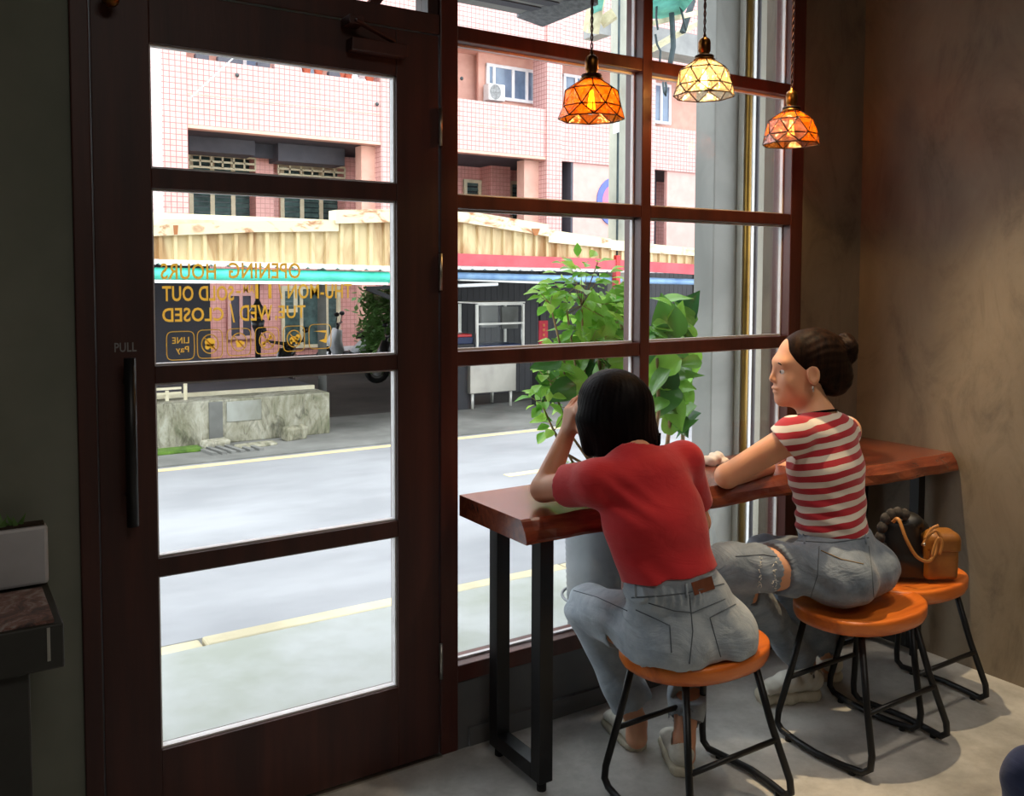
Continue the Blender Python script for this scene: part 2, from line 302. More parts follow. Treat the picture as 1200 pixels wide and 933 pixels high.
# ------------------------------------------------------------------ mesh helpers
def nrm(v): v = np.asarray(v, float); return v/(np.linalg.norm(v)+1e-12)
def A(*v): return np.array(v, float)
class MB:
    def __init__(s): s.v = []; s.f = []; s.sm = []
    def add(s, vs, fs, smooth=False):
        o = len(s.v); s.v += [tuple(map(float, p)) for p in vs]; s.f += [tuple(i+o for i in f) for f in fs]; s.sm += [smooth]*len(fs); return s
    def box(s, x0, x1, y0, y1, z0, z1):
        return s.add([(x, y, z) for x in (x0, x1) for y in (y0, y1) for z in (z0, z1)], [(0, 1, 3, 2), (4, 6, 7, 5), (0, 4, 5, 1), (2, 3, 7, 6), (0, 2, 6, 4), (1, 5, 7, 3)])
    def obox(s, c, ax, ay, az):
        c, ax, ay, az = map(np.asarray, (c, ax, ay, az))
        return s.add([c+i*ax+j*ay+k*az for i in (-1, 1) for j in (-1, 1) for k in (-1, 1)], [(0, 1, 3, 2), (4, 6, 7, 5), (0, 4, 5, 1), (2, 3, 7, 6), (0, 2, 6, 4), (1, 5, 7, 3)])
    def bar(s, a, b, w, h=None, up=(0, 0, 1)):
        a, b = A(*a), A(*b); h = h or w; d = nrm(b-a)
        if abs(d @ nrm(up)) > .95: up = (1, 0, 0)
        x = nrm(np.cross(d, up)); z = np.cross(x, d)
        return s.obox((a+b)/2, (b-a)/2, x*w/2, z*h/2)
    def tube(s, pts, r, n=10, closed=False, cap=True, smooth=True):
        pts = [A(*p) for p in pts]; m = len(pts); rr = r if hasattr(r, '__len__') else [r]*m
        vs = []; prev = None
        for i, p in enumerate(pts):
            if closed: d = pts[(i+1) % m]-pts[i-1]
            else: d = pts[min(i+1, m-1)]-pts[max(i-1, 0)]
            d = nrm(d)
            if prev is None:
                a = A(0, 0, 1) if abs(d[2]) < .9 else A(1, 0, 0)
            else: a = prev
            x = nrm(a-d*(a @ d)); y = np.cross(d, x); prev = x
            for k in range(n):
                t = 2*math.pi*k/n; vs.append(p+rr[i]*(math.cos(t)*x+math.sin(t)*y))
        fs = []
        for i in range(m if closed else m-1):
            j = (i+1) % m
            for k in range(n): fs.append((i*n+k, i*n+(k+1) % n, j*n+(k+1) % n, j*n+k))
        if cap and not closed: fs += [tuple(range(n))[::-1], tuple((m-1)*n+k for k in range(n))]
        return s.add(vs, fs, smooth)
    def lathe(s, prof, c=(0, 0, 0), n=24, smooth=True, cap=True):
        c = A(*c); vs = [c+A(r*math.cos(2*math.pi*k/n), r*math.sin(2*math.pi*k/n), z) for r, z in prof for k in range(n)]
        fs = [(i*n+k, i*n+(k+1) % n, (i+1)*n+(k+1) % n, (i+1)*n+k) for i in range(len(prof)-1) for k in range(n)]
        if cap: fs += [tuple(range(n))[::-1], tuple((len(prof)-1)*n+k for k in range(n))]
        return s.add(vs, fs, smooth)
    def prism(s, poly, vec):
        poly = [A(*p) for p in poly]; vec = A(*vec); n = len(poly)
        return s.add(poly+[p+vec for p in poly], [tuple(range(n))[::-1], tuple(range(n, 2*n))]+[(i, (i+1) % n, n+(i+1) % n, n+i) for i in range(n)])
    def ball(s, c, r, nu=12, nv=8):
        c = A(*c); r = A(r, r, r) if not hasattr(r, '__len__') else A(*r)
        vs = [c+r*A(math.sin(math.pi*(j+.5)/nv)*math.cos(2*math.pi*i/nu), math.sin(math.pi*(j+.5)/nv)*math.sin(2*math.pi*i/nu), math.cos(math.pi*(j+.5)/nv)) for j in range(nv) for i in range(nu)]
        fs = [(j*nu+i, (j+1)*nu+i, (j+1)*nu+(i+1) % nu, j*nu+(i+1) % nu) for j in range(nv-1) for i in range(nu)]
        fs += [tuple(range(nu)), tuple((nv-1)*nu+i for i in range(nu))[::-1]]
        return s.add(vs, fs, True)
    def mesh(s, name, m):
        me = bpy.data.meshes.new(name); me.from_pydata(s.v, [], s.f); me.polygons.foreach_set('use_smooth', s.sm); me.materials.append(m); me.update(); return me
    def build(s, name, m, parent=None, bevel=0, seg=2, **props):
        o = bpy.data.objects.new(name, s.mesh(name, m)); COL.objects.link(o)
        if parent is not None: o.parent = parent; o.matrix_parent_inverse = Matrix.Translation(-parent_loc(parent))
        if bevel:
            bv = o.modifiers.new('bevel', 'BEVEL'); bv.width = bevel; bv.segments = seg; bv.limit_method = 'ANGLE'; bv.angle_limit = math.radians(40)
        for k, v in props.items(): o[k] = v
        return o
def parent_loc(p): return Vector(p.location)   # children are authored in world coordinates
def link_child(o, parent):
    o.parent = parent; o.matrix_parent_inverse = Matrix.Translation(-parent_loc(parent))
def thing(name, label, cat, loc=(0, 0, 0), group=None):
    o = bpy.data.objects.new(name, None); o.location = loc; o.empty_display_size = .1; COL.objects.link(o)
    o['label'] = label; o['category'] = cat
    if group: o['group'] = group
    return o
def tag(o, label, cat, group=None, kind=None):
    o['label'] = label; o['category'] = cat
    if group: o['group'] = group
    if kind: o['kind'] = kind
    return o
def struct_root(name):
    o = bpy.data.objects.new(name, None); COL.objects.link(o); o['kind'] = 'structure'; return o
def struct(name, mb, m, bevel=0): return mb.build(name, m, None, bevel, kind='structure')
def copy_thing(root, delta, label):
    r = root.copy(); COL.objects.link(r); r.location = Vector(root.location)+Vector(delta); r['label'] = label
    for ch in list(root.children):
        c = ch.copy(); COL.objects.link(c); c.parent = r; c.matrix_parent_inverse = Matrix.Translation(-Vector(root.location))
        for g in list(ch.children):
            d = g.copy(); COL.objects.link(d); d.parent = c; d.matrix_parent_inverse = Matrix()
    return r
def place(o, parent, mat4, base=None):
    """an object with shared mesh data at a world matrix under an (untransformed-rotation) parent"""
    o.parent = parent; o.matrix_parent_inverse = Matrix.Translation(-parent_loc(parent)); o.matrix_basis = mat4

# ------------------------------------------------------------------ implicit surfaces
class SDF:
    def __init__(s, lo, hi, h):
        s.lo = A(*lo); s.h = h; n = np.ceil((A(*hi)-s.lo)/h).astype(int)+1
        s.n = n; s.v = np.full(n, .12, np.float32); s.ax = [(s.lo[i]+h*np.arange(n[i])).astype(np.float32) for i in range(3)]
    def win(s, lo, hi):
        a = np.clip(np.floor((lo-s.lo)/s.h).astype(int), 0, s.n); b = np.clip(np.ceil((hi-s.lo)/s.h).astype(int)+1, 0, s.n)
        if np.any(b <= a): return None
        sl = tuple(slice(a[i], b[i]) for i in range(3))
        return sl, s.ax[0][sl[0]][:, None, None], s.ax[1][sl[1]][None, :, None], s.ax[2][sl[2]][None, None, :]
    def put(s, sl, d, k, sub=False):
        a = s.v[sl]
        if sub:
            if k <= 0: s.v[sl] = np.maximum(a, -d); return
            h = np.clip(.5-.5*(a+d)/k, 0, 1); s.v[sl] = a*(1-h)-d*h+k*h*(1-h); return
        if k <= 0: s.v[sl] = np.minimum(a, d); return
        h = np.clip(.5+.5*(a-d)/k, 0, 1); s.v[sl] = a*(1-h)+d*h-k*h*(1-h)
    def cap(s, a, b, ra, rb=None, k=.02, sub=False, flat=False):
        a, b = A(*a), A(*b); rb = ra if rb is None else rb; m = max(ra, rb)+k+.03
        w = s.win(np.minimum(a, b)-m, np.maximum(a, b)+m)
        if w is None: return s
        sl, x, y, z = w; d = b-a; L = d @ d+1e-9
        t0 = ((x-a[0])*d[0]+(y-a[1])*d[1]+(z-a[2])*d[2])/L; t = np.clip(t0, 0, 1e3 if flat else 1)
        q = np.sqrt((x-a[0]-t*d[0])**2+(y-a[1]-t*d[1])**2+(z-a[2]-t*d[2])**2)-(ra+(rb-ra)*t)
        if flat: q = np.maximum(q, (t0-1)*math.sqrt(L))
        s.put(sl, q, k, sub); return s
    def ecap(s, a, b, ra, rb, xd, k=.02, sub=False):
        """elliptic capsule: radii (lateral, front-back) at both ends; lateral along xd"""
        a, b = A(*a), A(*b); m = max(ra+rb)+k+.03; w = s.win(np.minimum(a, b)-m, np.maximum(a, b)+m)
        if w is None: return s
        sl, x, y, z = w; d = b-a; L = d @ d+1e-9; dn = nrm(d); xd = nrm(A(*xd)-dn*(A(*xd) @ dn)); yd = np.cross(dn, xd)
        X_, Y_, Z_ = x-a[0], y-a[1], z-a[2]
        t = np.clip((X_*d[0]+Y_*d[1]+Z_*d[2])/L, 0, 1); X_, Y_, Z_ = X_-t*d[0], Y_-t*d[1], Z_-t*d[2]
        px = X_*xd[0]+Y_*xd[1]+Z_*xd[2]; py = X_*yd[0]+Y_*yd[1]+Z_*yd[2]; pz = X_*dn[0]+Y_*dn[1]+Z_*dn[2]
        rx = ra[0]+(rb[0]-ra[0])*t; ry = ra[1]+(rb[1]-ra[1])*t; rz = np.minimum(rx, ry)
        k0 = np.sqrt((px/rx)**2+(py/ry)**2+(pz/rz)**2)+1e-6; k1 = np.sqrt((px/rx**2)**2+(py/ry**2)**2+(pz/rz**2)**2)+1e-6
        s.put(sl, k0*(k0-1)/k1, k, sub); return s
    def ell(s, c, r, R=None, k=.02, sub=False):
        c, r = A(*c), A(*r); m = r.max()+k+.03; w = s.win(c-m, c+m)
        if w is None: return s
        sl, x, y, z = w; X_, Y_, Z_ = x-c[0], y-c[1], z-c[2]
        if R is not None: X_, Y_, Z_ = [X_*R[i][0]+Y_*R[i][1]+Z_*R[i][2] for i in range(3)]
        k0 = np.sqrt((X_/r[0])**2+(Y_/r[1])**2+(Z_/r[2])**2)+1e-6; k1 = np.sqrt((X_/r[0]**2)**2+(Y_/r[1]**2)**2+(Z_/r[2]**2)**2)+1e-6
        s.put(sl, k0*(k0-1)/k1, k, sub); return s
    def rbox(s, c, hf, R=None, r=.01, k=.01, sub=False):
        c, hf = A(*c), A(*hf); m = np.linalg.norm(hf)+k+.03; w = s.win(c-m, c+m)
        if w is None: return s
        sl, x, y, z = w; q = [x-c[0], y-c[1], z-c[2]]
        if R is not None: q = [q[0]*R[i][0]+q[1]*R[i][1]+q[2]*R[i][2] for i in range(3)]
        q = [np.abs(q[i])-(hf[i]-r) for i in range(3)]; q = np.broadcast_arrays(*q)
        d = np.sqrt(sum(np.maximum(t, 0)**2 for t in q))+np.minimum(np.maximum(np.maximum(q[0], q[1]), q[2]), 0)-r
        s.put(sl, d, k, sub); return s
    def cut(s, p, n, c=None, rad=None):
        """keep the side opposite to n; optionally only within a ball"""
        p, n = A(*p), nrm(n)
        if c is None: sl = (slice(None),)*3; x, y, z = s.ax[0][:, None, None], s.ax[1][None, :, None], s.ax[2][None, None, :]
        else:
            w = s.win(A(*c)-rad, A(*c)+rad)
            if w is None: return s
            sl, x, y, z = w
        d = (x-p[0])*n[0]+(y-p[1])*n[1]+(z-p[2])*n[2]
        if c is not None:
            q = np.sqrt((x-c[0])**2+(y-c[1])**2+(z-c[2])**2)-rad; d = np.minimum(d, -q)
        s.v[sl] = np.maximum(s.v[sl], d); return s
    def seat_cut(s, cx, cy, z0, r):
        w = s.win(A(cx-r, cy-r, z0-.25), A(cx+r, cy+r, z0+.03))
        if w is None: return s
        sl, x, y, z = w; q = r-np.sqrt((x-cx)**2+(y-cy)**2); q = np.where(y > cy+.13, np.minimum(q, cy+.17-y), q)
        s.v[sl] = np.maximum(s.v[sl], np.minimum(z0-z+0*x, q)); return s
    def disp(s, fn):
        m = np.argwhere(np.abs(s.v) < .03); i = tuple(m.T)
        p = s.lo+m*s.h; s.v[i] += fn(p[:, 0], p[:, 1], p[:, 2]).astype(np.float32); return s
    def build(s, name, m, parent=None, **props):
        v = s.v; ins = v < 0; n = np.array(v.shape)-1
        off = [(i, j, k) for i in (0, 1) for j in (0, 1) for k in (0, 1)]
        cnt = sum(ins[o[0]:o[0]+n[0], o[1]:o[1]+n[1], o[2]:o[2]+n[2]].astype(np.int8) for o in off)
        cell = np.argwhere((cnt > 0) & (cnt < 8)); idx = np.full(n, -1, np.int32); idx[tuple(cell.T)] = np.arange(len(cell))
        cv = {o: v[cell[:, 0]+o[0], cell[:, 1]+o[1], cell[:, 2]+o[2]] for o in off}
        acc = np.zeros((len(cell), 3)); num = np.zeros(len(cell))
        for a in off:
            for ax in range(3):
                if a[ax] == 1: continue
                b = list(a); b[ax] = 1; b = tuple(b); va, vb = cv[a], cv[b]; mk = (va < 0) != (vb < 0)
                t = np.where(mk, va/np.where(mk, va-vb, 1), 0)
                for q in range(3): acc[:, q] += np.where(mk, a[q]+(t if q == ax else 0), 0)
                num += mk
        P = s.lo+(cell+acc/num[:, None])*s.h
        quads = []
        for ax in range(3):
            o1, o2 = [(1, 2), (2, 0), (0, 1)][ax]
            sl0 = [slice(None)]*3; sl1 = [slice(None)]*3; sl0[ax] = slice(0, -1); sl1[ax] = slice(1, None)
            i0, i1 = ins[tuple(sl0)], ins[tuple(sl1)]; e = np.argwhere(i0 != i1)
            e = e[(e[:, o1] > 0) & (e[:, o2] > 0) & (e[:, o1] < n[o1]) & (e[:, o2] < n[o2])]
            if len(e) == 0: continue
            fl = i0[tuple(e.T)]
            def c(d1, d2):
                q = e.copy(); q[:, o1] += d1; q[:, o2] += d2; return idx[tuple(q.T)]
            q = np.stack([c(-1, -1), c(0, -1), c(0, 0), c(-1, 0)], 1); q[~fl] = q[~fl][:, ::-1]; quads.append(q)
        Q = np.concatenate(quads); Q = Q[(Q >= 0).all(1)]
        # one relaxing pass keeps the surface clean
        nb = np.zeros_like(P); nc = np.zeros(len(P))
        for i in range(4):
            np.add.at(nb, Q[:, i], P[Q[:, (i+1) % 4]]); np.add.at(nc, Q[:, i], 1)
        P = P*.62+.38*nb/np.maximum(nc, 1)[:, None]
        me = bpy.data.meshes.new(name); me.vertices.add(len(P)); me.vertices.foreach_set('co', P.ravel())
        me.loops.add(Q.size); me.loops.foreach_set('vertex_index', Q.ravel().astype(np.int32))
        me.polygons.add(len(Q)); me.polygons.foreach_set('loop_start', np.arange(0, Q.size, 4, dtype=np.int32))
        me.polygons.foreach_set('use_smooth', np.ones(len(Q), bool)); me.update(calc_edges=True); me.validate(); me.materials.append(m)
        o = bpy.data.objects.new(name, me); COL.objects.link(o)
        if parent is not None: link_child(o, parent)
        for k_, v_ in props.items(): o[k_] = v_
        s.P, s.Q = P, Q
        return o
    def bvh(s): return BVHTree.FromPolygons([tuple(p) for p in s.P], [tuple(map(int, q)) for q in s.Q])
def hit(bvh, u, v, lift=.002):
    d = Vector(nrm(ray(u, v))); h = bvh.ray_cast(Vector(CAM), d)
    if h[0] is None: return None
    return np.array(h[0]-d*lift)
def seam(bvh, pix, r, n=6, sub=10, lift=.001):
    """polyline of picture points laid onto the cloth surface as a raised cord"""
    pts = []
    for (a, b) in zip(pix[:-1], pix[1:]):
        for i in range(sub):
            t = i/sub; h = hit(bvh, a[0]+(b[0]-a[0])*t, a[1]+(b[1]-a[1])*t, lift)
            if h is not None: pts.append(h)
    h = hit(bvh, *pix[-1], lift)
    if h is not None: pts.append(h)
    mb = MB()
    if len(pts) > 2:
        q = [p for i, p in enumerate(pts) if i == 0 or np.linalg.norm(p-pts[i-1]) < .05]
        mb.tube(q, r, n)
    return mb

# ------------------------------------------------------------------ room shell
XR = 3.29; WT = .11
struct('floor', MB().box(-2.6, XR+.2, -5.6, .0, -.2, 0), M['floor'])
struct('wall_right', MB().box(XR, XR+.2, -5.6, .3, 0, 3.4), M['plaster'])
struct('wall_left', MB().box(-2.8, -2.6, -5.6, .2, 0, 3.4), M['wall_dark'])
struct('wall_back', MB().box(-2.8, XR+.2, -5.8, -5.6, 0, 3.4), M['wall_dark'])
struct('ceiling', MB().box(-2.8, XR+.2, -5.8, .3, 3.4, 3.6), M['ceiling'])
wf = MB(); wf.box(-2.8, .299, 0, .2, 0, 3.4); wf.box(.299, 2.924, 0, .2, 2.79, 3.4)
struct('wall_front', wf, M['wall_dark'])
struct('wall_front_corner', MB().box(2.924, XR, 0, .2, 0, 3.4), M['plaster'])
struct('wall_front_below_window', MB().box(1.356, 2.924, .012, .2, -.15, .214), M['knee'])
struct('trim_1', MB().box(1.40, 2.924, -.003, .011, .0, .06), M['knee'])

# window
w1 = struct_root('window_1')
FD = .092
fr = MB().box(2.856, 2.924, 0, FD, .214, 2.75); fr.build('side_frame', M['frame'], w1, .003)
MB().box(1.356, 2.856, 0, FD, .214, .267).build('bottom_rail', M['frame'], w1, .003)
MB().box(1.356, 2.924, 0, FD, 2.75, 2.79).build('head_rail', M['frame'], w1, .003)
MB().box(2.086, 2.129, 0, FD, .267, 2.75).build('mullion', M['frame'], w1, .003)
RZ = [(2.184, 2.228), (1.683, 1.726), (1.203, 1.248)]
for z0, z1 in RZ:
    for x0, x1 in ((1.356, 2.086), (2.129, 2.856)): MB().box(x0, x1, .002, FD-.01, z0, z1).build('rail', M['frame'], w1, .003)
zs = [.267, 1.203, 1.248, 1.683, 1.726, 2.184, 2.228, 2.75]
for x0, x1 in ((1.356, 2.086), (2.129, 2.856)):
    for i in range(4):
        z0, z1 = zs[2*i], zs[2*i+1]
        MB().box(x0, x1, .045, .051, z0, z1).build('glass_pane', M['glass'], w1)
        g = MB(); t = .006
        for xx in (x0, x1-t): g.box(xx, xx+t, .041, .055, z0, z1)
        for zz in (z0, z1-t): g.box(x0+t, x1-t, .041, .055, zz, zz+t)
        g.build('glazing_gasket', M['gasket'], w1)
# post between door and window, door frame
d1 = struct_root('door_1')
MB().box(1.296, 1.356, -.004, FD, 0, 2.79).build('hinge_post', M['frame'], d1, .003)
MB().box(.299, .341, -.012, FD, 0, 2.79).build('side_jamb', M['door'], d1, .003)
MB().box(.341, 1.296, 0, FD, 2.192, 2.25).build('head_bar', M['door'], d1, .003)
MB().box(.341, 1.296, 0, FD, 2.74, 2.79).build('transom_head', M['door'], d1, .003)
MB().box(1.262, 1.296, .01, FD, 2.25, 2.74).build('transom_stile', M['door'], d1, .002)
MB().box(.341, 1.262, .05, .056, 2.25, 2.74).build('transom_pane', M['glass'], d1)
MB().bar((1.105, .09, 2.25), (1.25, .10, 2.45), .028).build('transom_stay', M['frame'], d1)
MB().box(.345, 1.29, .0, .05, .008, 2.186)
dl = MB(); PZ = [(.250, .706), (.754, 1.203), (1.248, 1.695), (1.745, 2.054)]; X0, X1 = .480, 1.154
MB().box(.346, X0, .0, .05, .008, 2.186).build('stile', M['door'], d1, .002)
MB().box(X1, 1.291, .0, .05, .008, 2.186).build('stile', M['door'], d1, .002)
MB().box(X0, X1, .001, .05, .008, PZ[0][0]).build('rail', M['door'], d1, .002)
for i in range(3): MB().box(X0, X1, .001, .05, PZ[i][1], PZ[i+1][0]).build('rail', M['door'], d1, .002)
MB().box(X0, X1, .001, .05, PZ[3][1], 2.186).build('rail', M['door'], d1, .002)
panes = []
for z0, z1 in PZ:
    panes.append(MB().box(X0, X1, .022, .028, z0, z1).build('pane', M['glass'], d1))
    g = MB(); t = .005
    for xx in (X0, X1-t): g.box(xx, xx+t, .012, .034, z0, z1)
    for zz in (z0, z1-t): g.box(X0+t, X1-t, .012, .034, zz, zz+t)
    g.build('glazing_gasket', M['gasket'], d1)
for z in (.30, 1.49, 1.92):
    MB().tube([(1.2935, -.008, z-.055), (1.2935, -.008, z+.055)], .006, 8).build('hinge', M['chrome'], d1)
dh = MB(); dh.tube([(.412, -.05, .86), (.412, -.05, 1.275)], .014, 12); dh.tube([(.412, -.05, .93), (.412, 0, .93)], .008, 8); dh.tube([(.412, -.05, 1.21), (.412, 0, 1.21)], .008, 8)
dh.build('pull_handle', M['black'], d1)
dc = MB().box(1.0, 1.17, -.045, 0, 2.10, 2.135); dc.bar((1.13, -.035, 2.14), (1.0, -.06, 2.175), .02, .008); dc.box(.985, 1.03, -.06, 0, 2.165, 2.19)
dc.build('door_closer', M['door'], d1, .003)
struct('door_threshold', MB().box(.341, 1.296, -.012, .11, 0, .006), M['chrome'])
kb = MB().tube([(.385, 0, 2.135), (.385, -.03, 2.135)], .008, 8); kb.ball((.385, -.045, 2.133), .021)
kb.build('door_knob', M['brass'], d1)

def text_mesh(txt, x_right, x_left, z0, z1, y, name, m, parent, depth=.0006, mirror=True, bold=.012):
    """raised film lettering; read from outside, so seen mirrored from the room"""
    cu = bpy.data.curves.new(name, 'FONT'); cu.body = txt; cu.size = 1; cu.offset = bold; cu.extrude = depth; cu.space_character = 1.05; cu.resolution_u = 3
    o = bpy.data.objects.new(name, cu); me = bpy.data.meshes.new_from_object(o); bpy.data.objects.remove(o)
    n = len(me.vertices); c = np.zeros(n*3); me.vertices.foreach_get('co', c); c = c.reshape(-1, 3)
    x0, x1, y0, y1 = c[:, 0].min(), c[:, 0].max(), c[:, 1].min(), c[:, 1].max()
    tx = (c[:, 0]-x0)/(x1-x0); tz = (c[:, 1]-y0)/(y1-y0)
    out = np.stack([x_right+(x_left-x_right)*tx, y+c[:, 2]*1.0, z0+(z1-z0)*tz], 1); me.vertices.foreach_set('co', out.ravel()); me.update(); me.materials.append(m)
    o = bpy.data.objects.new(name, me); COL.objects.link(o); link_child(o, parent); return o
pg = panes[2]; gy = .0205
def row(txt, uL, uR, vt_L, vb_L, vt_R, vb_R, **k):
    """uL/uR = left and right ends of the word in the room view"""
    a, b, c, d = Y(uR, vt_R, gy), Y(uR, vb_R, gy), Y(uL, vt_L, gy), Y(uL, vb_L, gy)
    text_mesh(txt, a[0], c[0], (b[2]+d[2])/2, (a[2]+c[2])/2, gy, 'lettering', M['gold'], pg, **k)
row('OPENING', 268, 352, 308, 327, 308, 326, bold=.012)
row('HOURS', 188, 253, 309, 328, 308.5, 327, bold=.012)
row('THU-MON /', 326, 412, 333, 350, 332, 350)
row('11', 299, 318, 333, 350, 333, 350)
row('AM', 285, 298, 334, 344, 334, 343)
row('-', 277, 282, 341, 343.5, 341, 343.5)
row('SOLD OUT', 190, 274, 336, 354, 334, 352, bold=.02)
row('TUE,', 322, 358, 358, 376, 358, 375)
row('WED', 281, 319, 358, 376, 357, 376)
row('/', 269, 275, 356, 378, 356, 378)
row('CLOSED', 190, 262, 361, 378, 360, 376, bold=.02)
def icon(u0, u1, v0, v1, kind):
    a, b = Y(u0, v0, gy), Y(u1, v1, gy); x0, x1, z0, z1 = a[0], b[0], b[2], a[2]; xc, zc = (x0+x1)/2, (z0+z1)/2; w, h = (x1-x0)/2, (z1-z0)/2
    mb = MB(); pts = []
    for q in range(32):
        t = 2*math.pi*q/32; c_, s_ = math.cos(t), math.sin(t)
        pts.append((xc+w*math.copysign(abs(c_)**.35, c_), gy, zc+h*math.copysign(abs(s_)**.35, s_)))
    mb.tube(pts, .0013, 5, closed=True)
    def ring(r): mb.tube([(xc+r*w*math.cos(t), gy, zc+r*h*math.sin(t)) for t in np.linspace(0, 2*math.pi, 25)[:-1]], .0016, 5, closed=True)
    def disc(x, z, rx, rz): mb.prism([(xc+x*w+rx*w*math.cos(t), gy, zc+z*h+rz*h*math.sin(t)) for t in np.linspace(0, 2*math.pi, 15)[:-1]], (0, .0008, 0))
    def slash(): mb.tube([(xc-.45*w, gy-.0005, zc+.45*h), (xc+.45*w, gy-.0005, zc-.45*h)], .0016, 5)
    if kind == 'mask': ring(.66); disc(0, .12, .42, .3); disc(-.2, -.2, .2, .2); disc(.2, -.2, .2, .2); slash()
    if kind == 'cup': ring(.66); mb.prism([(xc-.3*w, gy, zc+.1*h), (xc+.3*w, gy, zc+.1*h), (xc+.18*w, gy, zc-.4*h), (xc-.18*w, gy, zc-.4*h)], (0, .0008, 0)); disc(.36, -.1, .12, .12); slash()
    if kind == 'bone': ring(.66); mb.tube([(xc-.3*w, gy, zc-.25*h), (xc+.3*w, gy, zc+.25*h)], .003, 6); disc(-.34, -.2, .13, .13); disc(-.26, -.34, .13, .13); disc(.34, .2, .13, .13); disc(.26, .34, .13, .13); slash()
    if kind == 'dog': ring(.66); disc(0, -.05, .42, .24); disc(.36, .16, .2, .18); disc(-.26, -.26, .1, .2); disc(.22, -.26, .1, .2); slash()
    if kind == 'flag': mb.prism([(xc-.6*w, gy, zc+.45*h), (xc+.55*w, gy, zc+.3*h), (xc+.4*w, gy, zc-.2*h), (xc-.1*w, gy, zc-.35*h), (xc+.5*w, gy, zc-.55*h), (xc+.62*w, gy, zc-.5*h), (xc+.6*w, gy, zc+.5*h)], (0, .0008, 0))
    mb.build('icon', M['gold'], pg)
    if kind == 'pay':
        text_mesh('LINE', xc+.62*w, xc-.6*w, zc+.15*h, zc+.6*h, gy, 'lettering', M['gold'], pg, bold=.01)
        text_mesh('Pay', xc+.6*w, xc-.35*w, zc-.62*h, zc-.05*h, gy, 'lettering', M['gold'], pg, bold=.01)
icon(195, 228, 389, 421, 'pay'); icon(231, 261, 387, 419, 'mask'); icon(266, 294, 385.5, 416, 'cup')
icon(299, 327, 384, 414, 'bone'); icon(332, 357, 382.5, 411, 'dog'); icon(362, 388, 380.5, 408, 'flag')
a, b = Y(134, 402, -.001), Y(160, 412, -.001)
text_mesh('PULL', a[0], b[0], b[2], a[2], -.0012, 'lettering', M['white_mark'], d1, mirror=False)

# ------------------------------------------------------------------ street
struct('ground_slab', MB().box(-4, 14, .2, 1.62, -.4, -.15), M['slab'], .01)
for i in range(15):
    x = -2+i*1.0; MB().box(x+.006, x+.994, 1.63, 1.74, -.4, -.155-.004*(i % 3)).build('kerb_stone' if i == 0 else 'kerb_stone', M['curb'], None, .012, kind='structure')
struct('gutter_strip', MB().box(-4, 14, 1.745, 1.95, -.4, -.246), M['gutter'])
struct('road', MB().box(-14, 30, 1.95, 6.1, -.4, -.25), M['asphalt'])
struct('road_edge_line', MB().box(-14, 30, 5.93, 6.03, -.25, -.246), M['yline'])
struct('road_center_line', MB().box(4.2, 7.2, 4.12, 4.22, -.25, -.246), M['yline'])
struct('pavement_far', MB().box(-14, 30, 6.1, 8.0, -.4, -.235), M['pave'])
struct('ground_far', MB().box(-14, 34, 8.0, 18.5, -.4, -.245), M['shaded_ground'])
struct('drain_channel_moss', MB().box(1.2, 2.25, 6.62, 6.86, -.25, -.205), M['moss'], .02)
dr = struct_root('drain_cover')
for i in range(6): MB().bar((2.28+.09*i, 6.35, -.225), (2.22+.09*i, 6.72, -.225), .045, .03).build('slat', M['pave'], dr)
for i, (x, y, sx, sy, sz) in enumerate([(2.40, 6.80, .13, .06, .035), (3.22, 6.78, .12, .05, .07), (2.75, 6.6, .2, .06, .015)]):
    o = MB().obox((x, y, -.235+sz), (sx, .03, 0), (-.02, sy, .01), (.01, 0, sz)).build('concrete_chunk', M['oldwall'], None, .02)
    tag(o, ['broken flat concrete slab beside the mossy drain', 'small broken concrete block at the foot of the old wall', 'low concrete sliver just right of the drain cover'][i], 'concrete chunk')
# retaining wall with its rail and ledge
rw = thing('retaining_wall', 'mossy stained low concrete wall across the road', 'wall', (2.3, 7.0, -.24))
tp = Y(388, 463, 6.9)
MB().box(-3, 3.68, 6.95, 7.35, -.24, .215).build('body', M['oldwall'], rw, .015)
MB().box(2.38, 2.52, 6.94, 6.96, -.2, .20).build('pilaster', M['pave'], rw, .006)
MB().box(2.56, 2.92, 6.942, 6.956, -.02, .19).build('render_patch', M['render'], rw, .004)
ld = thing('raised_ledge', 'flat cream-edged platform above the old wall', 'platform', (2.6, 7.6, -.24))
MB().box(-3, 3.72, 7.56, 9.6, .19, .232).build('deck', M['soffit2'], ld, .003)
MB().box(-3, 3.72, 7.52, 7.56, .185, .235).build('front_lip', M['cream'], ld, .003)
MB().box(-3, 3.4, 7.7, 9.5, -.24, .19).build('riser', M['soffit2'], ld)
rl = thing('metal_railing', 'short cream metal railing on the low concrete wall', 'railing', (1.7, 7.2, .285))
for z in (.29, .34): MB().bar((-1.5, 7.15, z), (2.16, 7.15, z), .024).build('rail', M['cream'], rl)
for x, z1 in ((2.02, .32), (2.20, .42)): MB().bar((x, 7.15, .215), (x, 7.15, z1), .032).build('post', M['cream'], rl)

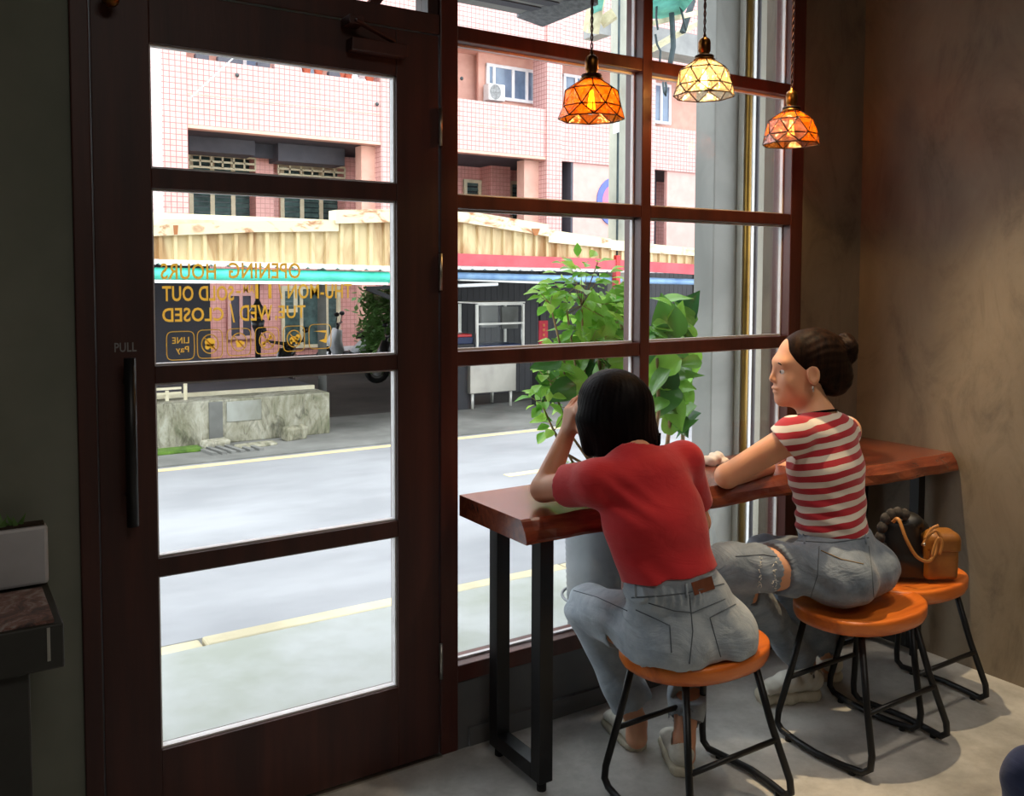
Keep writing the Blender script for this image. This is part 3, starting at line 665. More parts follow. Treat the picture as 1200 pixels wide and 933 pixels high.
# market shed along the far side
sh = thing('market_shed', 'rusty cream sheet-metal shed with teal, red and blue gutters', 'shed', (4.5, 6.5, -.24))
YS = 6.3
def strip(pts_top, pts_bot, m, name, y=YS, th=.03, bump=0):
    """a fascia strip given by (u,v) picture points of its upper and lower edge, standing in the plane y"""
    t = [Y(u, v, y) for u, v in pts_top]; b = [Y(u, v, y) for u, v in pts_bot]
    return MB().prism([tuple(p) for p in b]+[tuple(p) for p in t[::-1]], (0, th, 0)).build(name, m, sh)
strip([(120, 266), (300, 259), (397, 258)], [(120, 279), (300, 272), (397, 271)], M['cap'], 'capping', y=YS-.06, th=.16)
strip([(120, 245), (183, 249), (300, 254), (392, 258)], [(120, 268), (183, 266), (300, 262), (392, 262)], mat('cream_upper_flashing', (240, 232, 206), (226, 214, 176), 2, rough=.5), 'upper_flashing', y=YS+.12, th=.05)  # cream-white flashing set back above the capping
strip([(394, 246), (470, 245)], [(394, 262), (470, 260)], M['cap'], 'capping', y=YS-.09, th=.2)
strip([(470, 245), (534, 245), (643, 263)], [(470, 259), (534, 259), (643, 277)], M['cap'], 'capping', y=YS-.09, th=.2)
strip([(643, 269), (716, 280)], [(643, 284), (716, 291)], M['cap'], 'capping', y=YS-.06, th=.16)
strip([(716, 281), (900, 300)], [(716, 293), (900, 306)], M['cap'], 'capping', y=YS-.06, th=.16)
for u, v, w_, h_ in ((206, 264, 6, 11), (628, 268, 10, 8)):
    p = [Y(u-w_/2, v, YS-.1), Y(u+w_/2, v, YS-.1), Y(u+2, v+h_, YS-.1), Y(u-2, v+h_, YS-.1)]
    MB().prism([tuple(q) for q in p], (0, .006, 0)).build('rust_stain', M['caprust'], sh)
# corrugated sheets, each its own
def corr_sheet(u0, u1, vt0, vt1, vb0, vb1):
    a, b, c, d = Y(u0, vt0, YS), Y(u1, vt1, YS), Y(u0, vb0, YS), Y(u1, vb1, YS)
    mb = MB(); n = max(1, int(round((b[0]-a[0])/.155))); prof = [(0, 0), (.06, -.035), (.28, -.035), (.34, 0), (1, 0)]; cols = []
    for i in range(n):
        for (t, y) in (prof if i == n-1 else prof[:-1]): cols.append(((i+t)/n, y))
    vs = []
    for t, y in cols:
        x = a[0]+(b[0]-a[0])*t; zt = a[2]+(b[2]-a[2])*t; zb = c[2]+(d[2]-c[2])*t
        vs += [(x, YS+y, zt), (x, YS+y, zb), (x, YS+y+.004, zt), (x, YS+y+.004, zb)]
    fs = []
    for i in range(len(cols)-1):
        o = 4*i; fs += [(o, o+1, o+5, o+4), (o+2, o+6, o+7, o+3), (o+1, o+3, o+7, o+5)]
    mb.add(vs, fs).build('corrugated_sheet', M['corr'], sh)
E_ = [120, 184, 236, 290, 345, 396, 430, 466, 505, 540, 575, 612, 650]
tv = lambda u: np.interp(u, [120, 300, 394, 396, 470, 534, 640, 720, 900], [277, 270, 268, 258, 257, 256, 274, 289, 303])
bv_ = lambda u: np.interp(u, [120, 183, 460, 536, 640, 720, 900], [302, 304, 313, 298, 303, 306, 318])
for a, b in zip(E_[:-1], E_[1:]): corr_sheet(a, b, tv(a+.1), tv(b-.1), bv_(a), bv_(b))
for a, b in ((650, 690), (690, 760), (760, 830), (830, 900)): corr_sheet(a, b, tv(a), tv(b), bv_(a), bv_(b))
# scalloped white edge
def scallop(u0, u1, v0, v1, y=YS-.05):
    a, b = Y(u0, v0, y), Y(u1, v1, y); n = int((b[0]-a[0])/.155); mb = MB()
    for i in range(n):
        x0, x1 = a[0]+(b[0]-a[0])*i/n, a[0]+(b[0]-a[0])*(i+1)/n; z = a[2]+(b[2]-a[2])*(i+.5)/n
        mb.prism([(x0, y, z), (x0, y, z-.032), (x0+.03, y, z-.05), (x1-.03, y, z-.05), (x1, y, z-.032), (x1, y, z)], (0, .12, 0))
    mb.build('scalloped_edge', M['whiteedge'], sh)
scallop(120, 462, 302, 312); scallop(462, 900, 309, 318)
strip([(462, 295), (536, 297), (700, 303), (900, 315)], [(462, 309), (536, 311.5), (700, 315), (900, 327)], M['red'], 'red_fascia', y=YS-.07, th=.05)
g = MB(); a, b = Y(120, 315, YS+.02), Y(455, 321, YS+.02); g.tube([a-A(0, 0, .04), b-A(0, 0, .04)], .062, 14); g.build('teal_gutter', M['green'], sh)
g = MB(); a, b = Y(462, 319, YS+.05), Y(900, 331, YS+.05); g.tube([a-A(0, 0, .02), b-A(0, 0, .02)], .04, 12); g.build('blue_gutter', M['blue'], sh)
strip([(120, 327), (455, 331)], [(120, 331), (455, 334)], M['whiteedge'], 'gutter_lip', y=YS-.02, th=.06)
g = MB(); a, b = Y(537, 327, YS+.1), Y(640, 331, YS+.1); g.obox((a+b)/2, (b-a)/2, (0, .04, 0), (0, 0, .018)); g.build('cable_tray', M['alu'], sh)
g = MB(); a, b = Y(537, 335, YS+.1), Y(583, 333, YS+.1); g.tube([a, b], .02, 8); g.build('tube_lamp', M['whiteframe'], sh)
MB().add([(-3, YS+.03, 1.75), (9.8, YS+.03, 1.75), (9.8, 13, 1.70), (-3, 13, 1.70), (-3, YS+.03, 1.79), (9.8, YS+.03, 1.79), (9.8, 13, 1.74), (-3, 13, 1.74)],
    [(0, 3, 2, 1), (4, 5, 6, 7), (0, 1, 5, 4), (2, 3, 7, 6), (0, 4, 7, 3), (1, 2, 6, 5)]).build('roof_sheet', M['shedroof'], sh)
top = MB().add([(-3, YS+.05, 1.94), (3.9, YS+.05, 2.03), (4.3, 9, 2.12), (-3, 9, 2.05), (-3, YS+.05, 1.8), (3.9, YS+.05, 1.8), (4.3, 9, 1.8), (-3, 9, 1.8)],
    [(0, 1, 2, 3), (4, 7, 6, 5), (0, 4, 5, 1), (1, 5, 6, 2), (2, 6, 7, 3), (3, 7, 4, 0)])
top.build('upper_roof', M['shedroof'], sh)
for x, y in ((9.2, 7.0), (-1.0, 7.6)): MB().bar((x, y, -.24), (x, y, 1.75), .07).build('post', M['shed_dark'], sh)
g = MB(); a, b, c = Y(430, 338, 7.6), Y(470, 354, 7.6), Y(470, 336, 7.6); g.bar(a, b, .05); g.bar(a, c, .04); g.build('roof_brace', M['shed_dark'], sh)
# dark stall at the right and panel at the left
st = thing('shuttered_stall', 'dark shuttered market stall behind the steel cart', 'stall', (6.6, 8.9, -.24))
x = 6.25
while x < 11: MB().box(x, x+.095, 8.9, 8.94, -.24, 1.74).build('shutter_slat', M['shed_dark'], st); x += .1
MB().box(6.15, 6.24, 8.86, 8.98, -.24, 1.74).build('jamb', M['soffit'], st)
dp = thing('dark_notice_panel', 'dark navy panel under the teal gutter behind the lettering', 'panel', (2.0, 7.8, .4))
a, b = Y(150, 331, 7.8), Y(241, 425, 7.8); MB().box(a[0], b[0], 7.8, 7.86, .4, 1.72).build('board', mat('dark_navy_board', (30, 28, 40), rough=.5), dp)
MB().bar((b[0]+.03, 7.83, .4), (b[0]+.03, 7.83, 1.74), .06).build('post', M['shed_dark'], dp)
# steel cart with glass cabinet
ct = thing('steel_food_cart', 'stainless steel food cart with framed glass cabinet', 'cart', (6.2, 7.7, -.245))
cx0, cx1 = Y(551, 480, 7.65)[0], Y(596, 480, 7.65)[0]
zb = Y(552, 462, 7.65)[2]; zt = Y(555, 415, 7.65)[2]+.02
MB().box(cx0, cx1+.12, 7.65, 8.2, zb, zt).build('body', M['steel'], ct, .008)
MB().box(cx0-.02, cx1+.18, 7.62, 8.24, zt, zt+.03).build('worktop', M['alu'], ct, .004)
for xx in (cx0+.05, cx1+.05):
    for yy in (7.68, 8.15): MB().tube([(xx, yy, -.245), (xx, yy, zb)], .02, 8).build('leg', M['alu'], ct)
gx0, gx1 = Y(559, 380, 7.7)[0], Y(613, 380, 7.7)[0]; gz0, gz1 = zt+.03, Y(560, 357, 7.7)[2]; gm = Y(560, 380, 7.7)[2]
for xx in (gx0, gx1):
    for yy in (7.7, 8.15): MB().box(xx-.015, xx+.015, yy-.015, yy+.015, gz0, gz1).build('post', M['alu'], ct)
for zz in (gm, gz1): MB().box(gx0+.015, gx1-.015, 7.685, 7.715, zz-.012, zz+.012).build('rail', M['alu'], ct)
MB().box(gx0-.03, gx1+.02, 7.68, 8.17, gz1+.012, gz1+.03).build('cabinet_top', M['alu'], ct)
MB().box(gx0+.015, gx1-.015, 7.715, 7.72, gz0, gz1-.012).build('glass_panel', M['glass'], ct)
MB().box(gx0+.015, gx1-.015, 7.73, 8.12, gz0, gz0+.05).build('blue_tray', mat('navy_blue_tray', (36, 52, 92), rough=.6), ct)
for i, (uu, vv) in enumerate(((573, 366), (597, 368))):
    p = Y(uu, vv, 7.95); o = MB().box(p[0]-.13, p[0]+.13, 7.93, 7.97, p[2]-.2, p[2]+.1).build('menu_sheet', M['pave'], ct)
rd = thing('red_plastic_tray', 'red and blue stacked trays left of the glass cabinet', 'tray', tuple(Y(545, 395, 7.8)))
a, b = Y(534, 393, 7.8), Y(551, 400, 7.8)
MB().box(a[0]-.3, b[0], 7.75, 8.1, b[2]+.06, b[2]+.1).build('red_tray', M['redlamp'], rd, .01)
MB().box(a[0]-.3, b[0]+.02, 7.75, 8.1, b[2]-.03, b[2]+.06).build('blue_tray', mat('dark_blue_tray', (36, 48, 84), rough=.6), rd, .01)
MB().box(a[0]-.3, b[0]+.02, 7.72, 8.12, -.245, b[2]-.03).build('stand', M['shed_dark'], rd)
# red banner post and bottle
rb = thing('red_hanging_banner', 'narrow red banner with yellow characters on a post', 'banner', tuple(Y(637, 378, 7.6)))
a, b = Y(632, 376, 7.6), Y(642, 406, 7.6); MB().box(a[0], b[0], 7.6, 7.62, b[2]-.02, a[2]).build('cloth', mat('red_banner_cloth', (190, 50, 66), rough=.8), rb)
for i in range(4):
    z = a[2]-.05-i*.065; xm = (a[0]+b[0])/2
    mb = MB()
    for q in range(3): mb.box(xm-.018, xm+.018, 7.592, 7.6, z-.012*q, z-.012*q+.005)
    mb.box(xm-.004, xm+.003, 7.592, 7.6, z-.03, z+.008); mb.build('character', mat('yellow_banner_ink', (224, 150, 90), rough=.8) if i == 0 else bpy.data.materials['yellow_banner_ink'], rb)
MB().bar((xm, 7.66, -.24), (xm, 7.66, 1.7), .05).build('post', M['shed_dark'], rb)
bt = thing('blue_bottle', 'pale blue and white bottle below the red banner', 'bottle', tuple(Y(637, 424, 7.5)))
p = Y(637, 424, 7.5); MB().lathe([(.035, -.1), (.04, -.02), (.04, .05), (.02, .09), (.016, .12)], p).build('body', mat('pale_blue_plastic', (120, 160, 176), rough=.4), bt)
MB().lathe([(.018, .12), (.018, .14)], p).build('cap', M['whiteframe'], bt)
MB().box(p[0]-.12, p[0]+.12, 7.42, 7.6, -.24, p[2]-.1).build('stand', M['shed_dark'], bt)
# low gatepost pole at the end of the old wall
pl = Y(378, 460, 8.6)
o = MB().tube([(pl[0], 8.6, -.24), (pl[0], 8.6, 1.74)], .055, 14).build('grey_steel_post', M['pave']); tag(o, 'slim grey steel post under the teal gutter', 'post')
# the black lamp hanging near the glass lettering
lp = Y(302, 372, 9.2); lt = thing('black_wall_lantern', 'black lantern post with stacked shades in front of pink wall', 'lantern', tuple(lp))
MB().lathe([(.03, -.9), (.04, -.2), (.075, -.12), (.09, -.04), (.05, -.02), (.07, .02), (.10, .05), (.12, .06), (.05, .17), (.03, .22), (.03, .5)], lp, 14).build('body', M['bikeb'], lt)
for dx in (-.13, .14): MB().tube([lp+A(dx, 0, .1), lp+A(dx*1.1, 0, -.04)], .012, 6).build('hook', M['bikeb'], lt)

# ------------------------------------------------------------------ pink tiled building
bd = thing('apartment_building', 'pale pink tiled apartment building across the street', 'building', (8, 15, -.245))
YB, YR = 14.5, 16.9
def bz(u, v, y=YB): return Y(u, v, y)
def bbox(name, m, x0, x1, y0, y1, z0, z1, parent=bd, bevel=0): return MB().box(x0, x1, y0, y1, z0, z1).build(name, m, parent, bevel)
ZO, ZT = 4.20, 5.39           # underside and top of the balcony band
bbox('corner_column', M['tile'], 3.57, 4.01, YB, YR+.3, -.245, 9)
bbox('balcony_front', M['tile'], 4.01, 7.78, YB+.03, YB+.2, ZO, ZT)
bbox('soffit_edge', M['pinkpaint'], 4.01, 7.78, YB+.01, YB+.24, ZO-.06, ZO)
bbox('column', M['tile'], 7.78, 9.2, YB, YB+.5, -.245, 9)
bbox('column_flank', M['pinkpaint'], 7.48, 7.78, YB+.3, YB+.6, -.245, ZO-.06)
bbox('balcony_front', M['tile'], 9.2, 11.85, YB+.03, YB+.2, ZO, 5.27)
bbox('soffit_edge', M['pinkpaint'], 9.2, 11.85, YB+.01, YB+.24, ZO-.06, ZO)
bbox('column', M['tile'], 11.85, 12.27, YB-.02, YB+.55, -.245, 9)
bbox('column_flank', M['pinkpaint'], 11.45, 11.85, YB+.3, YB+.6, -.245, ZO-.06)
bbox('balcony_front', M['tile'], 12.27, 14.6, YB+.05, YB+.2, ZO-.05, 5.24)
bbox('column', M['tile'], 14.6, 15.1, YB, YB+.55, -.245, 9)
bbox('balcony_front', M['tile'], 15.1, 20, YB+.05, YB+.2, ZO-.05, 5.2)
bbox('sign_wall', M['pinkflat'], 12.68, 14.6, YB+.1, YB+.2, -.245, ZO-.05)
bbox('sign_wall', M['pinkflat'], 15.6, 20, YB+.1, YB+.2, -.245, ZO-.05)
bbox('dark_opening', M['darkwin'], 12.27, 12.62, YB+.5, YB+.55, 1.0, ZO-.05)
bbox('dark_opening', M['soffit'], 15.1, 15.6, YB+.5, YB+.55, 1.0, ZO-.05)
bbox('grey_jamb', M['soffit2'], 12.62, 12.68, YB+.1, YB+.5, -.245, ZO-.05)
bbox('floor_slab', M['soffit'], 4.01, 20, YB+.24, YR, ZO-.02, ZO+.15)
bbox('expansion_joint', M['pinkpaint'], 4.02, 11.85, YB+.024, YB+.03, 4.745, 4.757)
# ground and first floor back wall
bbox('ground_floor_wall', M['tile_low'], 3.4, 20, YR, YR+.3, -.245, 3.1)
bbox('first_floor_wall', M['tile_low'], 4.0, 20, YR, YR+.3, 3.1, ZO+.2)
bbox('slate_beam', M['soffit'], 4.01, 7.5, YR-.9, YR-.8, 3.9, ZO-.02)
for u0, u1, v0, v1 in ((221, 299, 153, 181), (326, 404, 164, 193)):
    a, b = Y(u0, v0, YR-1.2), Y(u1, v1, YR-1.2); bbox('slate_duct_box', M['soffit2'], a[0], b[0], YR-1.2, YR-.6, b[2]-.02, a[2]+.02)
# louvred windows on the recessed wall
def louvre_window(u0, u1, vt, vb, cols=3, rows=9, m=None, y=YR-.05):
    a, b = Y(u0, vt, y), Y(u1, vb, y); x0, x1, z0, z1 = a[0], b[0], b[2], a[2]
    f = MB(); t = .05
    for i in range(cols+1):
        xx = x0+(x1-x0)*i/cols; f.box(xx-.045, xx+.045, y-.03, y+.03, z0, z1)
    for zz in (z0, z1): f.box(x0-.045, x1+.045, y-.031, y+.031, zz-.04, zz+.04)
    fo = f.build('louvre_window', M['cream'], bd)
    for i in range(cols):
        MB().box(x0+(x1-x0)*i/cols+.045, x0+(x1-x0)*(i+1)/cols-.045, y+.0, y+.02, z0, z1).build('pane', M['darkwin'], fo)
    g = MB()
    for i in range(cols):
        for j in range(rows):
            zc = z0+(z1-z0)*(j+.5)/rows; xa, xb = x0+(x1-x0)*i/cols+.045, x0+(x1-x0)*(i+1)/cols-.045
            g.prism([(xa, y-.03, zc-.05), (xa, y+.0, zc+.04), (xa, y+.004, zc+.04), (xa, y-.026, zc-.05)], (xb-xa, 0, 0))
    g.build('louvres', m or M['louvre'], fo, kind='stuff')
louvre_window(223, 297, 180, 262, 3, 13); louvre_window(330, 398, 194, 262, 3, 11); louvre_window(424, 438, 200, 262, 1, 8)
louvre_window(545, 578, 212, 262, 2, 8); louvre_window(598, 622, 214, 262, 1, 8)
# the pale boxes of grille in front
gr = MB(); a, b = Y(221, 180, YR-.5), Y(299, 200, YR-.5)
for zz in (a[2], (a[2]+b[2])/2, b[2]): gr.box(a[0], b[0], YR-.52, YR-.48, zz-.02, zz+.02)
for q in range(7): xx = a[0]+(b[0]-a[0])*q/6; gr.box(xx-.015, xx+.015, YR-.52, YR-.48, b[2], a[2])
a, b = Y(326, 191, YR-.5), Y(404, 209, YR-.5)
for zz in (a[2], (a[2]+b[2])/2, b[2]): gr.box(a[0], b[0], YR-.52, YR-.48, zz-.02, zz+.02)
for q in range(7): xx = a[0]+(b[0]-a[0])*q/6; gr.box(xx-.015, xx+.015, YR-.52, YR-.48, b[2], a[2])
gr.build('window_grille', M['cream'], bd)
for u0, u1, v0, v1 in ((299, 321, 168, 262), (404, 422, 186, 262)):
    a, b = Y(u0, v0, YR-.5), Y(u1, v1, YR-.5); bbox('wall_pier', M['tile_low'], a[0], b[0], YR-.5, YR, 1.4, a[2])
a, b = Y(575, 194, YR-.5), Y(598, 240, YR-.5); bbox('wall_pier', M['tile_low'], a[0], b[0], YR-.5, YR, 1.4, a[2])
# ground floor windows seen below the shed
def plain_window(u0, u1, vt, vb, y, splits, name='window', glassm=None, fm=None, t=.035):
    a, b = Y(u0, vt, y), Y(u1, vb, y); x0, x1, z0, z1 = a[0], b[0], b[2], a[2]; f = MB()
    for s_ in [0]+splits+[1]:
        xx = x0+(x1-x0)*s_; f.box(xx-t, xx+t, y-.04, y+.02, z0, z1)
    for zz in (z0, z1): f.box(x0-t, x1+t, y-.041, y+.02, zz-t, zz+t)
    fo = f.build(name, fm or M['whiteframe'], bd)
    e = [0]+splits+[1]
    for p, q in zip(e[:-1], e[1:]):
        MB().box(x0+(x1-x0)*p+t, x0+(x1-x0)*q-t, y-.01, y+.01, z0+t, z1-t).build('pane', glassm or M['winglass'], fo)
    return fo
plain_window(331, 397, 337, 404, YR-.06, [.32, .64], glassm=M['louvre'], fm=M['cream'])
louvre_window(382, 396, 339, 402, 1, 11)
louvre_window(331, 346, 339, 364, 1, 5)
plain_window(424, 436, 338, 399, YR-.06, [], glassm=M['darkwin'])
plain_window(268, 296, 345, 395, YR-.06, [.5], glassm=M['soffit'], fm=M['pinkflat'])
# first-storey windows behind the balconies
bbox('upper_wall', M['pinkpaint'], 9.2, 20, YB+1.2, YB+1.4, 5.2, 9)
bbox('upper_wall', M['pinkpaint'], 4.01, 7.78, YB+1.5, YB+1.7, 5.2, 9)
bbox('balcony_ceiling', M['pinkpaint'], 9.2, 11.85, YB+.05, YB+1.2, 6.55, 6.7)
plain_window(571, 629, 76, 121, YB+.9, [.12, .5, .78], glassm=M['winglass'])
bbox('window_surround', M['pinkpaint'], *sorted((Y(560, 70, YB+.95)[0], Y(640, 70, YB+.95)[0])), YB+.93, YB+1.0, 5.2, 6.8)
plain_window(661, 690, 88, 130, YB+.9, [.45], glassm=M['winglass'])
plain_window(764, 784, 98, 145, YB+.9, [.5], glassm=M['winglass'])
for u0, u1 in ((258, 272), (286, 304), (338, 352), (357, 374), (392, 408), (421, 433)): plain_window(u0, u1, 40, 92, YB+1.45, [], glassm=M['winglass'])
louvre_window(438, 503, 0, 12, 2, 2, y=YB+.6)
bbox('upper_band', M['tile'], 4.01, 7.78, YB+.03, YB+.2, 6.5, 9)
bbox('upper_band', M['tile'], 9.2, 11.85, YB+.03, YB+.2, 6.5, 9)
bbox('upper_band', M['tile'], 12.27, 14.6, YB+.05, YB+.2, 6.5, 9)
bbox('upper_band', M['tile'], 15.1, 20, YB+.05, YB+.2, 6.5, 9)
bbox('balcony_pier', M['tile'], 5.62, 6.12, YB+.03, YB+.2, ZT, 6.5)
# downpipes
MB().tube([(9.35, YB-.05, 3), (9.35, YB-.05, 6.1), (9.3, YB+.05, 6.3)], .03, 8).build('downpipe', M['pinkpaint'], bd)
for u, v in ((278, 88), (442, 122), (541, 92)): p = Y(u, v, YB); MB().ball(p, .04, 8, 6).build('weep_hole', M['darkwin'], bd)
# round blue and red emblem on the sign wall
c = Y(722, 237, YB+.1); em = []
def arc(r0, r1, t0, t1, m, nm, dy):
    P_ = [(c[0]+r0*math.cos(t), c[1]-dy, c[2]+r0*math.sin(t)) for t in np.linspace(t0, t1, 24)]+[(c[0]+r1*math.cos(t), c[1]-dy, c[2]+r1*math.sin(t)) for t in np.linspace(t1, t0, 24)]
    MB().prism(P_, (0, .03, 0)).build(nm, m, bd)
arc(.44, .60, .5, 6.0, mat('emblem_blue', (96, 108, 176)), 'emblem_ring', .03)
arc(.26, .44, 1.2, 5.0, mat('emblem_rose', (226, 120, 150)), 'emblem_ring', .035)
arc(.02, .26, 0, 6.2, M['whiteframe'], 'emblem_centre', .03)
# air conditioner
ac = thing('air_conditioner', 'white outdoor air conditioner unit below the second-storey window', 'air conditioner', tuple(Y(584, 119, YB+.6)))
a, b = Y(573, 97, YB+.6), Y(592, 119, YB+.6)
MB().box(a[0], b[0], YB+.6, YB+.85, b[2], a[2]).build('casing', M['acwhite'], ac, .015)
xc, zc = a[0]*.6+b[0]*.4, (a[2]+b[2])/2
MB().lathe([(.0, 0), (.13, 0), (.15, .02), (.15, .03)], (0, 0, 0), 20)
fn = MB(); fn.prism([(xc+.15*math.cos(t), YB+.595, zc+.17*math.sin(t)) for t in np.linspace(0, 6.283, 21)[:-1]], (0, .02, 0)); fn.build('fan_grille', M['acgrille'], ac)
# balcony plants
for i, (u, lab, kind) in enumerate([(236, 'leftmost trailing plant on the left tiled balcony ledge', 'p'), (262, 'grey-leaved pot plant on the balcony ledge, second from its left end', 'g'), (276, 'small dark green plant beside the wire on the balcony', 'g'), (308, 'bushy green window-box plant above the small black hole', 'g'),
        (359, 'terracotta pot plant, leftmost of the red pots on the balcony', 'r'), (373, 'terracotta pot with low plant, second of the red pots', 'r'), (391, 'pale flowering plant between the red pots', 'g'), (399, 'terracotta pot plant, third of the red pots', 'r'), (408, 'low terracotta bowl with leaves near the balcony end', 'r'), (433, 'terracotta pot plant at the right end of the balcony ledge', 'r')]):
    v = np.interp(u, [219, 446], [63, 99]); p = Y(u, v-1, YB+.12); p[2] = ZT
    t = thing('balcony_plant', lab, 'plant', tuple(p), group='plants on the balcony ledge')
    if kind == 'r': MB().lathe([(.07, 0), (.1, .16), (.11, .16), (.11, .19), (.09, .19)], p, 12).build('pot', M['terracotta'], t)
    else: MB().box(p[0]-.12, p[0]+.12, p[1]-.07, p[1]+.07, p[2], p[2]+.1).build('pot', M['soffit2'], t, .01)
    mb = MB()
    for q in range(26):
        o = p+A(random.gauss(0, .09), random.gauss(0, .06), .17+abs(random.gauss(0, .09))); d = nrm([random.uniform(-1, 1), random.uniform(-1, 0.3), random.uniform(-.4, .9)]); sd = nrm(np.cross(d, [0, .3, 1]))*.022
        mb.add([o, o+d*.04+sd, o+d*.09, o+d*.04-sd], [(0, 1, 2, 3)])
    mb.build('foliage', M['leafd'], t, kind='stuff')
wr = MB().tube([tuple(Y(222+(280-222)*t, 116+(62-116)*t, 14.0)) for t in np.linspace(0, 1, 6)], .012, 5).build('overhead_wire', M['whiteframe']); tag(wr, 'thin white wire slanting across the pink balcony', 'wire')

# ------------------------------------------------------------------ near street things
pb = A(7.08, 6.0, -.25)
up = thing('utility_pole', 'round grey concrete utility pole behind the leafy plants', 'pole', (7.35, 6.35, -.24))
MB().lathe([(.165, 0), (.16, 2), (.13, 7.5)], (7.35, 6.45, -.24), 20).build('shaft', M['pole'], up)
MB().tube([(7.17, 6.3, 1.6), (7.17, 6.3, 7)], .015, 6).build('cable', M['wire'], up)
p = Y(722, 150, 6.28); MB().obox(p, (.03, 0, .01), (0, .02, 0), (0, 0, .06)).build('number_tag', M['whiteframe'], up)
MB().box(7.10, 7.16, 6.22, 6.3, 1.35, 1.75).build('red_tape', M['redlamp'], up)
# pillar, bronze pipe, beige wall outside the right pane
YP = .92
a, b = Y(813, 300, YP+.14), Y(871, 300, YP)
pr_ = MB().box(a[0], b[0], YP, YP+.14, -.15, 3.6).build('cement_pillar', M['pillar'], None, .006); tag(pr_, 'grey trowelled cement pillar outside the right window bay', 'pillar')
def vstrip(name, u0, u1, m, y, label, cat, z1=3.6, round_=False, d=.03):
    a, b = Y(u0, 300, y), Y(u1, 300, y)
    if round_: o = MB().tube([((a[0]+b[0])/2, y, -.15), ((a[0]+b[0])/2, y, z1)], (b[0]-a[0])/2, 12).build(name, m)
    else: o = MB().box(a[0], b[0], y, y+d, -.15, z1).build(name, m, None, .002)
    return tag(o, label, cat)
vstrip('pillar_edge_trim', 869.5, 872, M['alu'], YP-.04, 'pale metal trim on the pillar edge', 'trim', d=.04)
vstrip('bronze_pipe', 872, 878, M['bronze'], YP-.06, 'shiny bronze vertical pipe right of the cement pillar', 'pipe', round_=True)
vstrip('dark_gap_strip', 878, 880, M['black'], YP-.02, 'dark vertical strip between bronze pipe and white trim', 'trim', d=.3)
vstrip('white_wall_trim', 880, 883, M['whiteframe'], YP-.04, 'narrow white vertical trim at the edge of the beige wall', 'trim', d=.04)
vstrip('grey_conduit', 884, 887, M['soffit2'], YP-.03, 'thin grey conduit running up the beige outer wall', 'conduit', round_=True)
a = Y(883, 300, YP)
bw = MB().box(a[0], 5.2, YP, YP+.3, -.15, 3.6).build('outer_wall_beige', M['beige'], None, kind='structure')
tag(MB().box(3.2, 5.2, .2, .92, 3.2, 3.6).build('outer_lintel', M['beige'], None), 'beige lintel over the outer recess', 'lintel', kind='structure')
# own canopy above the window
cn = thing('shop_canopy', 'grey metal canopy box above the street window', 'canopy', (1.7, .75, 2.62))
MB().box(-1.2, 2.36, .62, .99, 2.63, 2.95).build('canopy_box', M['canopy'], cn, .01)
MB().box(-1.2, 2.06, .45, .62, 2.66, 2.9).build('back_channel', M['soffit2'], cn)
MB().prism([(2.22, .60, 2.66), (2.22, 1.0, 2.62), (2.36, 1.0, 2.6), (2.36, .60, 2.6)], (0, 0, .03)).build('end_plate', M['canopy_d'], cn)
for i in range(3): MB().box(-1.2, 2.3, .64+.1*i, .70+.1*i, 2.625, 2.632).build('soffit_slat', M['soffit2'], cn)
# teal awning of the neighbour with its frame and dangling cables
ta = thing('teal_awning', 'torn teal corrugated awning on a cream metal frame', 'awning', tuple(Y(790, 30, 5.2)))
def quad3(P4, th, name, m, par): MB().prism([tuple(p) for p in P4], tuple(A(0, .0, th))).build(name, m, par)
quad3([Y(764, 22, 5.2), Y(795, 22, 5.2), Y(812, 0, 4.4), Y(800, -30, 4.2), Y(764, -30, 4.2)], .02, 'sheet', M['tealsheet'], ta)
quad3([Y(692, 22, 5.2), Y(704, 18, 5.2), Y(712, -20, 4.2), Y(692, -20, 4.2)], .02, 'sheet', M['tealsheet'], ta)
MB().bar(Y(692, 38, 5.2), Y(703, -20, 5.0), .13).build('post', M['awnframe'], ta)
MB().bar(Y(704, 27, 5.2), Y(720, 16, 5.1), .1).build('beam', M['awnframe'], ta)
MB().bar(Y(760, 60, 5.2), Y(818, 26, 5.2), .14, .05).build('beam', M['awnframe'], ta)
MB().bar(Y(762, 28, 5.0), Y(818, 15, 5.0), .05).build('beam', M['awnframe'], ta)
MB().bar(Y(800, 38, 5.1), Y(812, 0, 5.1), .05).build('strut', M['wire'], ta)
a, b = Y(762, 30, 5.6), Y(820, 56, 5.6); MB().box(a[0], b[0]+.6, 5.6, 5.9, b[2]-.12, a[2]).build('dark_recess', M['canopy'], ta)
a, b = Y(703, 18, 5.6), Y(716, 42, 5.6); MB().box(a[0], b[0], 5.6, 5.9, b[2], a[2]).build('dark_recess', M['canopy'], ta)
for k_, P_ in enumerate([[(787, 15), (788, 30), (789, 55), (785, 76)], [(768, 40), (770, 52), (774, 60), (773, 75)], [(770, 0), (769, 20), (771, 35)], [(795, 0), (799, 14), (804, 36)]]):
    MB().tube([tuple(Y(u, v, 4.9)) for u, v in P_], .03 if k_ == 0 else .012, 6).build('dangling_cable', M['wire'], ta)
MB().tube([tuple(Y(u, v, 4.6)) for u, v in [(777, 96), (778, 108), (780, 112), (781, 104), (780, 96)]], .012, 6).build('dangling_cable', M['wire'], ta)

